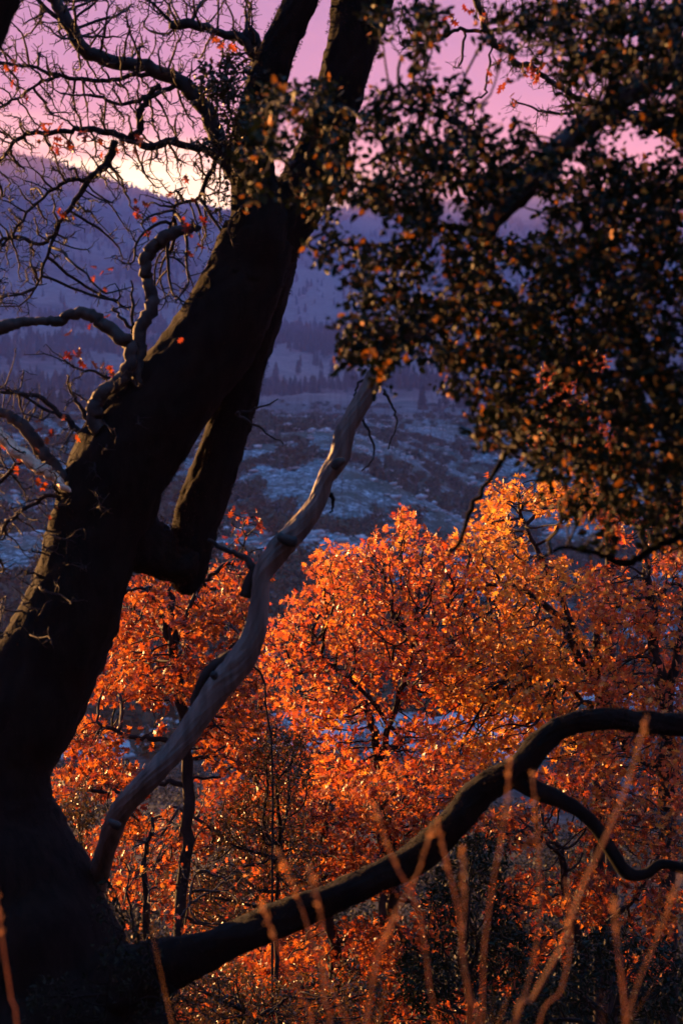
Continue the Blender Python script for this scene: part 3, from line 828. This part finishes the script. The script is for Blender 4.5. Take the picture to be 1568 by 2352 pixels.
a2 = Acc(); limb(a2, [(495, 1560, 12), (491, 1550, 18), (488, 1545, 13)], 11.2, 4, 12, rough=.003, lump=.2); a2.build('knot', M['limb'], snag, sb)
a2 = Acc(); limb(a2, [(275, 1900, 18), (262, 1893, 20), (250, 1885, 12)], 11.2, 4, 12, rough=.003, lump=.2); a2.build('knot', M['limb'], snag, sb)
for s_ in [[(560, 1370, 30), (582, 1310, 22), (560, 1280, 16), (520, 1262, 12), (480, 1240, 10)], [(530, 1500, 22), (490, 1530, 24), (455, 1580, 22), (440, 1640, 18)],
           [(880, 900, 8), (900, 930, 6), (910, 970, 4), (890, 1030, 3)], [(830, 960, 6), (850, 1000, 6), (860, 1050, 4), (830, 1080, 3)], [(850, 880, 9), (825, 875, 6), (815, 910, 4)], [(760, 1130, 12), (765, 1160, 7), (758, 1180, 3)]]:
    a2 = Acc(); limb(a2, s_, 11.4, 5, 8, wob=.02, rough=.001, lump=.15); a2.build('branch', M['twig'], snag, sb)

# ================================================================== CORNER LIMB AND OVERHANGING BRANCH
c0 = O(-120, 400, 9.0); cb = np.array([c0[0], c0[1], gz(c0)])
ct = thing('edge_tree', 'dark tree limb cutting the top left corner of the view', 'tree', cb)
a2 = Acc(); limb(a2, [groundspec(-260, 160, 9.0), (-220, 1500, 120), (-150, 600, 90), (-70, 220, 80), (-10, 60, 66), (30, -40, 60), (60, -160, 50)], 9.0, 9, 28, rough=.005, furrow=.01, lump=.1)
a2.build('trunk', M['bark'], ct, cb)
c0 = O(1900, 400, 12.5); cb2 = np.array([c0[0], c0[1], gz(c0)])
ov = thing('neighbour_oak', 'nearly bare oak boughs with a few red leaves against the purple sky at top right', 'tree', cb2)
a2 = Acc(); OVI = []
limb(a2, [groundspec(1900, 300, 12.5), (1880, 1400, 240), (1840, 700, 200), (1700, 380, 120), (1560, 300, 60), (1450, 265, 28)], 12.5, 9, 24, rough=.005, furrow=.01, lump=.1); a2.build('trunk', M['bark'], ov, cb2)
a2 = Acc()
for s_ in [[(1085, -30, 16), (1098, 10, 17), (1115, 50, 18), (1130, 95, 18), (1165, 112, 15), (1185, 145, 14), (1215, 152, 13), (1260, 180, 13), (1310, 215, 14), (1380, 240, 16), (1470, 268, 22)],
           [(1320, 55, 8), (1240, 60, 9), (1180, 58, 10), (1130, 72, 9), (1090, 72, 9), (1050, 66, 9), (1020, 85, 8), (985, 100, 6), (950, 108, 4)], [(1065, 70, 6), (1062, 110, 6), (1055, 150, 5)],
           [(1128, 100, 5), (1122, 160, 5), (1115, 210, 5), (1090, 235, 5), (1085, 290, 4)], [(1350, 230, 7), (1310, 260, 6), (1250, 255, 6), (1190, 240, 5)], [(1300, 215, 6), (1330, 280, 5), (1360, 330, 4)]]:
    a2 = Acc(); p_, r_ = limb(a2, s_, 12.2, 5, 10, wob=.03, rough=.002, lump=.15); OVI.append(p_); ovb = a2.build('limb', M['twig'], ov, cb2)
OG = ["1004663321", "1103543321", "1013566421", "0110356531", "0011144431", "0011012210"]
at = grid_attr(OG, 900, -40, 64, 11.7, 12.8, 1.5)
allp, par = colonize(np.vstack(OVI), at, .055, .08, infl=.7, jit=.16)
a2 = Acc(); tpo, tTo, _ = skeleton(a2, allp, par, len(np.vstack(OVI)), .0022, .015, .45, 4, smooth=.5, spurs=900); a2.build('twigs', M['twig'], ovb, cb2)['kind'] = 'stuff'
for cx, cy, n in [(1035, 38, 4), (1085, 15, 3), (1110, 30, 3), (1160, 110, 3), (1200, 150, 4), (1225, 148, 4), (1245, 155, 3), (1120, 170, 4), (1150, 190, 3), (1185, 218, 3), (1210, 175, 3), (1270, 130, 4), (1300, 150, 4), (1180, 60, 3), (1260, 30, 3)]:
    red_bunch(cx, cy, n, 12.0, ov, cb2, .07, 12)

# ================================================================== EVERGREEN OAK IN FRONT, RIGHT
DL = 7.6
c0 = O(1950, 1176, DL); lb = np.array([c0[0], c0[1], gz(c0)])
lo = thing('evergreen_oak', 'evergreen oak with small dark leaves spreading in from the right, near and blurred', 'tree', lb)
a2 = Acc(); limb(a2, [groundspec(1900, 330, DL), (1850, 2000, 250), (1800, 1500, 210), (1760, 1100, 180), (1740, 600, 150), (1700, 200, 120), (1640, -150, 90)], DL, 9, 32, rough=.004, furrow=.01, lump=.1)
a2.build('trunk', M['bark'], lo, lb)
LI = []
for k_, (s_, mm_) in enumerate([([(1750, 60, 120), (1600, 120, 80), (1450, 210, 62), (1350, 290, 54), (1280, 350, 58), (1215, 420, 60), (1150, 490, 48), (1110, 560, 36), (1090, 640, 26), (1050, 720, 18), (960, 790, 10)], 'limb'),
           ([(1780, 1300, 110), (1650, 1150, 80), (1560, 1000, 62), (1500, 870, 50), (1440, 740, 44), (1400, 650, 38), (1370, 560, 30), (1340, 480, 22), (1330, 400, 14)], 'bark'),
           ([(1200, 470, 30), (1130, 380, 20), (1070, 300, 18), (1010, 262, 16), (930, 250, 9), (850, 262, 6)], 'bark'),
           ([(1500, 860, 26), (1400, 860, 20), (1310, 850, 18), (1260, 800, 14), (1210, 760, 10)], 'bark'),
           ([(1740, 560, 60), (1640, 480, 40), (1540, 430, 30), (1440, 440, 22), (1330, 460, 16)], 'bark'),
           ([(1700, 60, 50), (1560, 30, 36), (1440, 60, 30), (1400, -40, 26)], 'bark'), ([(1440, 60, 22), (1400, 130, 18), (1330, 130, 12)], 'bark'),
           ([(1120, 540, 20), (1000, 520, 16), (900, 560, 12), (780, 560, 8), (720, 570, 4)], 'bark'),
           ([(1780, 1180, 40), (1650, 1200, 28), (1568, 1228, 22), (1500, 1262, 18), (1440, 1292, 20), (1380, 1275, 14), (1300, 1262, 10), (1230, 1285, 6)], 'bark'),
           ([(1300, 900, 18), (1200, 1000, 14), (1130, 1090, 12), (1075, 1180, 13), (1050, 1250, 10), (1000, 1310, 5)], 'bark'),
           ([(1010, 262, 10), (900, 230, 8), (800, 300, 7), (700, 280, 5), (620, 240, 4)], 'bark'), ([(1000, 520, 10), (850, 440, 9), (720, 380, 7), (600, 350, 5)], 'bark')]):
    a2 = Acc(); p_, r_ = limb(a2, s_, DL, 6, 16, wob=.02, rough=.002, furrow=.003, lump=.12); LI.append(p_); a2.build('limb', M[mm_], lo, lb)
LI = np.vstack(LI)
# rows of 92 units from y=0, columns from x=460
EG = ["0000140168889", "0000010014688", "0233331002478", "0445765322336", "0247898766557", "0016788768878", "0001567789998", "0000788997876", "0002766788767", "0000101374679", "0000001799999", "0000000037899", "0000000001368", "0000000000015"]
at = grid_attr(EG, 460, 0, 92, 6.6, 8.5, 13)
ax, ay, ad = proj(at)
at = at[vnoise(ax / 48 + 3, ay / 48) + .5 * vnoise(ax / 20, ay / 20 + 9) > -.14 - .0003 * np.maximum(ay - 450, 0)]
allp, par = colonize(LI, at, .050, .062, infl=.8, jit=.35, maxn=12000)
a2 = Acc(); tpl, tTl, _ = skeleton(a2, allp, par, len(LI), .0018, .012, .4, 4); a2.build('twigs', M['twig'], lo, lb)['kind'] = 'stuff'
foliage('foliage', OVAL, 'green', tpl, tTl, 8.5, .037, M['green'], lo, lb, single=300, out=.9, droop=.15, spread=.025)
print('evergreen tips', len(tpl))

# ================================================================== ORANGE AUTUMN OAKS ON THE SLOPE BELOW
def orange_tree(label, trunk, others, blobs, dmin, dmax, mult=3.0, per=4.6, size=.10, m='orange', name='autumn_oak', group='orange autumn oaks below the viewpoint', step=.12, tmpl=OAK, single=300, mb='twig', out=.8, cat='tree', jit=.36):
    d = trunk[0][3] if len(trunk[0]) > 3 else (dmin + dmax) / 2
    g_ = O(trunk[0][0], trunk[0][1], d); bs = np.array([g_[0], g_[1], gz(g_)])
    t_ = thing(name, label, cat, bs, group)
    a2 = Acc(); ini = []
    tr = [groundspec(trunk[0][0], trunk[0][2] * 1.3, d)] + trunk
    if tr[0][1] < trunk[0][1]: tr = trunk
    p_, r_ = limb(a2, tr, d, 6, 12, wob=.05, rough=.003, lump=.06); ini.append(p_)
    a2.build('trunk', M[mb], t_, bs)
    for s_ in others:
        a2 = Acc(); p_, r_ = limb(a2, s_, d, 6, 8, wob=.05, rough=.002, lump=.06); ini.append(p_); a2.build('limb', M[mb], t_, bs)
    ini = np.vstack(ini)
    at = []
    for (bx, by, rx, ry, n) in blobs:
        n = int(n * mult); u = unit(rng.normal(0, 1, (n, 3))) * (rng.random((n, 1)) ** .45)
        at.append(OV(bx + u[:, 0] * rx, by + u[:, 1] * ry, (dmin + dmax) / 2 + u[:, 2] * (dmax - dmin) / 2))
    at = np.vstack(at)
    allp, par = colonize(ini, at, step, step * 1.25, infl=1.6, jit=jit, maxn=9000, iters=90)
    a2 = Acc(); tp, tT, _ = skeleton(a2, allp, par, len(ini), .0045 * step / .14, .04, .42, 4)
    a2.build('branches', M[mb], t_, bs)['kind'] = 'stuff'
    foliage('foliage', tmpl, m + name, tp, tT, per, size, M[m], t_, bs, single=single, out=out, spread=step * .35)
    return t_
orange_tree('orange oak in the middle whose crown tops out just right of the leaning grey trunk', [(880, 2150, 26), (878, 1980, 24), (862, 1820, 22), (868, 1720, 20), (835, 1610, 16)],
    [[(862, 1780, 18), (900, 1650, 14), (935, 1540, 12), (950, 1450, 8)], [(868, 1720, 14), (920, 1700, 10), (800, 1560, 10), (720, 1500, 7)]],
    [(790, 1330, 110, 90, 150), (900, 1290, 70, 70, 60), (925, 1200, 30, 40, 16), (990, 1330, 110, 110, 140), (850, 1450, 190, 130, 330), (1000, 1500, 130, 130, 230), (760, 1600, 140, 110, 180), (950, 1680, 90, 90, 70), (690, 1420, 60, 70, 45), (655, 1500, 70, 90, 70), (820, 1780, 130, 90, 160)], 20.5, 24.0)
orange_tree('tall bright orange oak whose top pushes up under the dark leaves right of centre', [(1376, 2000, 30), (1374, 1820, 28), (1376, 1660, 24), (1380, 1540, 20), (1360, 1400, 14)],
    [[(1440, 1720, 26), (1390, 1600, 22), (1340, 1530, 20), (1290, 1430, 17), (1230, 1375, 14), (1150, 1340, 10), (1080, 1360, 7)], [(1376, 1640, 14), (1300, 1580, 10), (1200, 1520, 8)], [(1376, 1560, 14), (1250, 1300, 12), (1200, 1190, 8)]],
    [(1150, 1160, 50, 60, 45), (1130, 1250, 100, 60, 110), (1250, 1140, 100, 60, 70), (1200, 1330, 150, 70, 180), (1330, 1150, 70, 50, 50), (1160, 1450, 140, 110, 250), (1290, 1510, 130, 110, 190), (1200, 1600, 170, 110, 260), (1320, 1680, 110, 90, 130), (1150, 1700, 110, 60, 90), (1080, 1560, 100, 90, 120), (1060, 1720, 90, 60, 60)], 20.5, 24.0, m='golden')
orange_tree('orange oak at the right edge with two dark upright stems', [(1535, 2200, 40), (1530, 1900, 38), (1532, 1700, 36), (1525, 1600, 30), (1505, 1500, 26), (1492, 1370, 22), (1482, 1280, 18), (1475, 1200, 10)],
    [[(1528, 1620, 26), (1548, 1540, 24), (1562, 1460, 20), (1580, 1350, 12)], [(1495, 1400, 10), (1540, 1340, 8), (1580, 1370, 6)]],
    [(1500, 1420, 110, 110, 230), (1400, 1380, 70, 90, 90), (1540, 1300, 60, 60, 50), (1420, 1190, 60, 50, 40), (1520, 1190, 60, 40, 30), (1500, 1580, 110, 100, 200), (1430, 1730, 110, 80, 120), (1540, 1780, 80, 100, 130), (1400, 1560, 70, 60, 70)], 19.5, 22.5)
orange_tree('distant orange treetop glowing through a gap in the dark leaves at right', [(1400, 1500, 26, 30), (1395, 1200, 20, 30), (1370, 1000, 14, 30), (1350, 880, 8, 30)], [],
    [(1290, 870, 60, 45, 70), (1350, 830, 45, 40, 40), (1240, 1000, 40, 50, 16), (1400, 1000, 90, 90, 60), (1310, 960, 60, 60, 40)], 28.5, 31, size=.12)
orange_tree('orange oak with one thin dark stem left of the leaning grey trunk', [(395, 2330, 30, 17), (408, 2180, 28, 17), (425, 2000, 28, 17), (432, 1860, 28, 17), (426, 1700, 26, 17), (412, 1600, 24, 17), (402, 1500, 22, 17), (398, 1420, 20, 17), (392, 1350, 14, 17)],
    [[(432, 1700, 20), (470, 1600, 16), (500, 1520, 14), (560, 1450, 10)], [(405, 1520, 16), (385, 1460, 14), (370, 1400, 12), (330, 1350, 9), (290, 1360, 6)], [(425, 1740, 14), (370, 1700, 13), (300, 1690, 11), (220, 1660, 8)], [(428, 1800, 14), (360, 1800, 12), (280, 1820, 10), (180, 1810, 7)],
     [(402, 1480, 10), (450, 1360, 10), (500, 1310, 10), (540, 1290, 8)]],
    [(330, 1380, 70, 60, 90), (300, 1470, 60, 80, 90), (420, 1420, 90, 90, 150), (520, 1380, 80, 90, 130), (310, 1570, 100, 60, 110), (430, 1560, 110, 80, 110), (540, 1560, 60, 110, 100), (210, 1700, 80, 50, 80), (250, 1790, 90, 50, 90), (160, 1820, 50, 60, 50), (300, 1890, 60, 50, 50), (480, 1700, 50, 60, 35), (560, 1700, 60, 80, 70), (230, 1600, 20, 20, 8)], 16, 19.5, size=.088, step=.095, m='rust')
orange_tree('orange oak low in the middle, partly behind the thick black bough', [(760, 2400, 30), (770, 2200, 26), (740, 2000, 22), (760, 1850, 16)],
    [[(865, 1840, 14), (885, 1900, 22), (900, 1960, 26), (905, 2050, 28), (900, 2100, 26)], [(745, 2010, 14), (660, 1940, 10), (600, 1900, 7)]],
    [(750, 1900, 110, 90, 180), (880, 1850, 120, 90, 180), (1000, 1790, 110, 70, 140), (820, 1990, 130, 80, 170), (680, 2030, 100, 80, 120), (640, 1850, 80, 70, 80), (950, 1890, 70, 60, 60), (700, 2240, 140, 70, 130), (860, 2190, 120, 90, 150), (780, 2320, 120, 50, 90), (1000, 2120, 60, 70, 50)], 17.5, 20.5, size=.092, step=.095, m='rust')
orange_tree('shaded orange oak in the lower right corner under the bent side branch', [(1330, 2420, 30), (1340, 2200, 26), (1300, 2050, 20), (1290, 1950, 14)],
    [[(1340, 2160, 18), (1440, 2080, 14), (1520, 1960, 12), (1545, 1880, 9)]],
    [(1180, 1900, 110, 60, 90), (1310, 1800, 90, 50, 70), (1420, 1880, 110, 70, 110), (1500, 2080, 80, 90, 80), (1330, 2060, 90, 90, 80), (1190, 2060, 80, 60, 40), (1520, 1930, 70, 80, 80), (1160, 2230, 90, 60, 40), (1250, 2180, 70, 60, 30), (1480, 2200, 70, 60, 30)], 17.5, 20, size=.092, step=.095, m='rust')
orange_tree('orange oak farther down the slope, filling in behind the leaning grey trunk', [(600, 2250, 24, 25), (610, 2000, 20, 25), (590, 1800, 16, 25), (600, 1600, 12, 25)],
    [[(610, 1900, 12), (700, 1800, 9), (760, 1700, 7)], [(600, 2000, 12), (480, 1900, 9), (400, 1850, 7)]],
    [(560, 1620, 90, 100, 130), (660, 1760, 110, 110, 190), (540, 1860, 100, 90, 120), (640, 1960, 120, 90, 160), (420, 1930, 100, 70, 90), (330, 2020, 90, 70, 60), (480, 2080, 120, 80, 110), (650, 2130, 100, 80, 90), (240, 1930, 60, 50, 40)], 24, 27, size=.11, m='rust')
orange_tree('rust orange oak low at the bottom, behind the small-leaved brush', [(500, 2480, 20, 20), (520, 2300, 16, 20)], [],
    [(560, 2260, 130, 80, 110), (450, 2330, 110, 60, 70), (700, 2330, 110, 50, 60), (1000, 2330, 120, 50, 60), (900, 2300, 80, 60, 60)], 19, 21.5, m='rust')
# undergrowth
fine_leaf = oval_leaf(.22)
UGRP = 'brushy shrubs under the orange oaks'
orange_tree('twiggy shrub with tiny glinting olive leaves between the grey trunk and the orange crowns', [(640, 2350, 12, 17.4), (630, 2150, 10, 17.4), (640, 1950, 8, 17.4)], [],
    [(640, 1750, 90, 90, 170), (600, 1900, 120, 100, 240), (520, 2050, 120, 100, 220), (680, 1980, 80, 110, 150)], 16.6, 18.2, per=16, size=.042, m='olive', name='fine_leaved_shrub', group=UGRP, step=.10, tmpl=fine_leaf, cat='shrub', single=0)
orange_tree('small-leaved brush filling the bottom edge below the thick black bough', [(600, 2500, 12, 15.5), (580, 2350, 10, 15.5)], [],
    [(480, 2290, 140, 90, 200), (640, 2320, 120, 80, 180), (800, 2300, 110, 90, 90), (330, 2200, 80, 90, 60)], 14.8, 16.4, per=14, size=.042, m='olive', name='fine_leaved_shrub', group=UGRP, step=.09, tmpl=fine_leaf, cat='shrub', single=0)
orange_tree('dark green shrub under the fork of the black bough', [(1080, 2500, 14, 16.5), (1080, 2300, 12, 16.5)], [],
    [(1080, 2050, 110, 80, 160), (1120, 2180, 120, 90, 200), (1000, 2250, 110, 90, 180), (1100, 1960, 70, 50, 60)], 15.6, 17.4, per=13, size=.06, m='dark', name='dark_green_shrub', group=UGRP, step=.10, tmpl=fine_leaf, cat='shrub', single=0)
orange_tree('dark thicket in the bottom right corner', [(1400, 2500, 14, 15.5), (1400, 2350, 12, 15.5)], [],
    [(1300, 2280, 140, 80, 190), (1480, 2260, 110, 110, 190), (1180, 2330, 100, 50, 90), (1390, 2180, 90, 60, 70)], 14.6, 16.4, per=9, size=.055, m='dark', name='dark_green_shrub', group=UGRP, step=.09, tmpl=fine_leaf, cat='shrub', single=0)
orange_tree('small yellow-green bush between the black trunk and the foot of the grey trunk', [(185, 2150, 8, 14.5), (190, 1950, 6, 14.5)], [],
    [(190, 1860, 50, 45, 90), (180, 1940, 35, 40, 30)], 14.1, 14.9, per=14, size=.04, m='olive', name='yellow_green_bush', group=UGRP, step=.07, tmpl=fine_leaf, cat='shrub', single=0)
orange_tree('tangle of thin dead stems right of the foot of the grey trunk', [(330, 2330, 20, 14), (340, 2150, 18, 14), (335, 2000, 14, 14), (350, 1880, 8, 14)], [[(335, 2200, 8), (300, 2100, 6), (290, 1990, 4)], [(340, 2260, 8), (420, 2150, 5), (450, 2000, 4)]],
    [(340, 1980, 90, 90, 110), (360, 2120, 110, 90, 150), (480, 2150, 100, 80, 80), (520, 2020, 80, 90, 60), (330, 2240, 60, 50, 30)], 13.2, 14.8, per=.35, size=.06, name='dead_bush', group=UGRP, step=.08, cat='shrub', single=60, jit=.45)
orange_tree('thin small tree with a few pink-red leaves just right of the hanging black stub', [(620, 1700, 5, 16), (575, 1500, 5, 16), (600, 1380, 4, 16), (570, 1300, 4, 16), (560, 1200, 3, 16)], [],
    [(560, 1200, 60, 40, 30), (540, 1270, 50, 50, 20), (610, 1280, 30, 50, 12)], 15.7, 16.3, per=2.0, size=.07, m='red', name='red_sapling', group=None, step=.09, single=100)

orange_tree('dark leafless brush hiding the right foot of the huge black trunk', [(300, 2500, 8, 11.0), (290, 2350, 6, 11.0)], [[(290, 2350, 6), (330, 2240, 5), (345, 2130, 3)], [(240, 2420, 6), (250, 2250, 4), (290, 2120, 3)]],
    [(300, 2200, 80, 110, 160), (380, 2330, 90, 60, 130), (250, 2080, 50, 70, 60), (150, 2300, 120, 70, 120)], 10.6, 11.3, per=2.2, size=.035, m='dark', name='dead_bush', group=UGRP, step=.055, tmpl=fine_leaf, cat='shrub', single=0, jit=.4, mb='bark')
# ================================================================== DRY GRASS IN FRONT
GR = [([(1485, 1650, 7), (1445, 1790, 9), (1395, 1915, 9), (1335, 2045, 8), (1290, 2170, 8), (1225, 2290, 8), (1180, 2400, 8)], 'longest lit dry stalk slanting up right to the black bough', 4.20),
      ([(1172, 1750, 3), (1155, 1900, 5), (1130, 2040, 6), (1112, 2180, 5), (1108, 2300, 5), (1110, 2420, 6)], 'dry stalk rising just left of the longest one, over the bough fork', 4.30),
      ([(1222, 1780, 3), (1236, 1950, 4), (1238, 2100, 4), (1222, 2220, 4), (1185, 2352, 5), (1160, 2430, 5)], 'dim upright grass stalk passing behind the longest stalk', 4.50),
      ([(1062, 1960, 6), (1066, 2080, 5), (1060, 2180, 7), (1078, 2290, 8), (1100, 2420, 8)], 'bright short stalk with a seed head under the black bough', 4.10),
      ([(1004, 1890, 3), (1030, 2000, 5), (1052, 2090, 5), (1062, 2180, 5), (1080, 2420, 5)], 'thin stalk bending left across the black bough', 4.30),
      ([(862, 1850, 3), (900, 1970, 5), (948, 2060, 5), (972, 2150, 4), (985, 2260, 4), (1000, 2420, 4)], 'stalk leaning left whose tip reaches above the middle of the bough', 4.30),
      ([(990, 1910, 3), (955, 2015, 4), (905, 2100, 5), (868, 2180, 4), (850, 2300, 4), (845, 2420, 4)], 'stalk leaning right that crosses another over the bough', 4.40),
      ([(712, 2000, 3), (738, 2110, 5), (742, 2200, 6), (745, 2300, 7), (760, 2420, 7)], 'lit stalk under the middle of the thick bough', 4.10),
      ([(1408, 2070, 3), (1418, 2180, 5), (1432, 2290, 7), (1436, 2420, 7)], 'lit upright stalk near the bottom right', 4.10),
      ([(1560, 2020, 3), (1510, 2150, 5), (1465, 2260, 5), (1430, 2380, 5), (1420, 2430, 5)], 'stalk slanting to the right frame edge', 4.30),
      ([(640, 1960, 3), (690, 2080, 4), (740, 2230, 4), (800, 2352, 4), (820, 2430, 4)], 'faint stalk slanting across the left half of the bough', 4.50),
      ([(-10, 2050, 4), (8, 2180, 7), (25, 2290, 7), (40, 2420, 7)], 'reddish stalk in the bottom left corner', 4.30),
      ([(600, 2080, 3), (640, 2180, 4), (690, 2290, 4), (720, 2420, 4)], 'faint stalk left of the one under the bough', 4.50),
      ([(1300, 2020, 3), (1310, 2150, 4), (1290, 2270, 4), (1230, 2420, 4)], 'thin stalk right of the longest stalk foot', 4.40),
      ([(905, 2110, 3), (870, 2200, 5), (850, 2290, 4), (840, 2430, 4)], 'short pale stalk beneath the crossing pair', 4.30)]
for spec, lab, d in GR:
    x0, y0, w0 = spec[-1]
    g_ = O(x0, y0, d); bs = np.array([g_[0], g_[1], gz(g_)])
    t_ = thing('grass_stalk', lab, 'grass stalk', bs, 'dry grass stalks in front')
    wf = .80 if 'lit' in lab or 'bright' in lab else .48
    spec = [(q[0], q[1], q[2] * wf) for q in spec]; w0 *= wf
    a2 = Acc(); gs = groundspec(x0, w0, d)
    p_, r_ = limb(a2, (spec + [gs] if gs[1] > y0 + 10 else spec), d, 8, 6, rough=.0003, lump=.1); a2.build('stem', M['grass'], t_, bs)
    # seed head
    n_ = 26; ii = rng.random(n_) * len(p_) * .22
    q0 = p_[np.clip(ii.astype(int), 0, len(p_) - 1)]; Tn = np.repeat(unit(p_[0] - p_[4])[None], n_, 0)
    v, f = bake(oval_leaf(.18), q0, frames(unit(Tn + rng.normal(0, .45, (n_, 3))), unit(rng.normal(0, 1, (n_, 3)))), rng.uniform(.008, .018, n_))
    o = link_mesh('seed_head', v, f, M['grass'], t_, bs); o['kind'] = 'stuff'
# a thin lawn of finer blades, only their tips reach into view
n_ = 40
gx = rng.uniform(-.35, 1.1, n_); gy = rng.uniform(3.2, 5.0, n_); hh = rng.uniform(.4, .85, n_); gzv = terrain(gx, gy)
V = []; F = []
for q in range(n_):
    bx = np.array([gx[q], gy[q], gzv[q]]); tip = bx + np.array([rng.normal(0, .22), rng.normal(0, .1), hh[q]]); mid = (bx + tip) / 2 + np.array([rng.normal(0, .03), 0, .05])
    w_ = np.array([.0008, 0, 0]); k = len(V); V += [bx - w_, bx + w_, mid + w_ * .8, mid - w_ * .8, tip, tip + w_ * .1]
    F += [(k, k + 1, k + 2, k + 3), (k + 3, k + 2, k + 5, k + 4)]
tag(link_mesh('grass', np.array(V), np.array(F), M['grass']), 'fine dry grass at the viewer side of the slope', 'grass', kind='stuff')

# ================================================================== HAZE
zmin = float(tv[:, 2].min()) - 1.5; zmax = float(max(tv[:, 2].max() + 30, 560))
E = 8100
hv = np.array([(sx * E, sy * E, z) for z in (zmin, zmax) for sx, sy in ((-1, -1), (1, -1), (1, 1), (-1, 1))], float)
hf = np.array([(3, 2, 1, 0), (4, 5, 6, 7), (0, 1, 5, 4), (1, 2, 6, 5), (2, 3, 7, 6), (3, 0, 4, 7)])
hm = bpy.data.materials.new('dusk_haze'); hm.use_nodes = True; hn = hm.node_tree; hn.nodes.clear()
ho = hn.nodes.new('ShaderNodeOutputMaterial'); pv = hn.nodes.new('ShaderNodeVolumePrincipled')
pv.inputs['Color'].default_value = (.86, .62, .96, 1); pv.inputs['Density'].default_value = 0.00011; pv.inputs['Anisotropy'].default_value = 0.0
hn.links.new(pv.outputs[0], ho.inputs['Volume'])
hz = link_mesh('haze', hv, hf, hm); hz['kind'] = 'stuff'; hz['label'] = 'thin purple dusk haze lying over the valley'
hz['category'] = 'haze'
print('terrain z', zmin, zmax, 'tris', sum(len(o.data.loops)-2*len(o.data.polygons) for o in scene.objects if o.type=='MESH'))
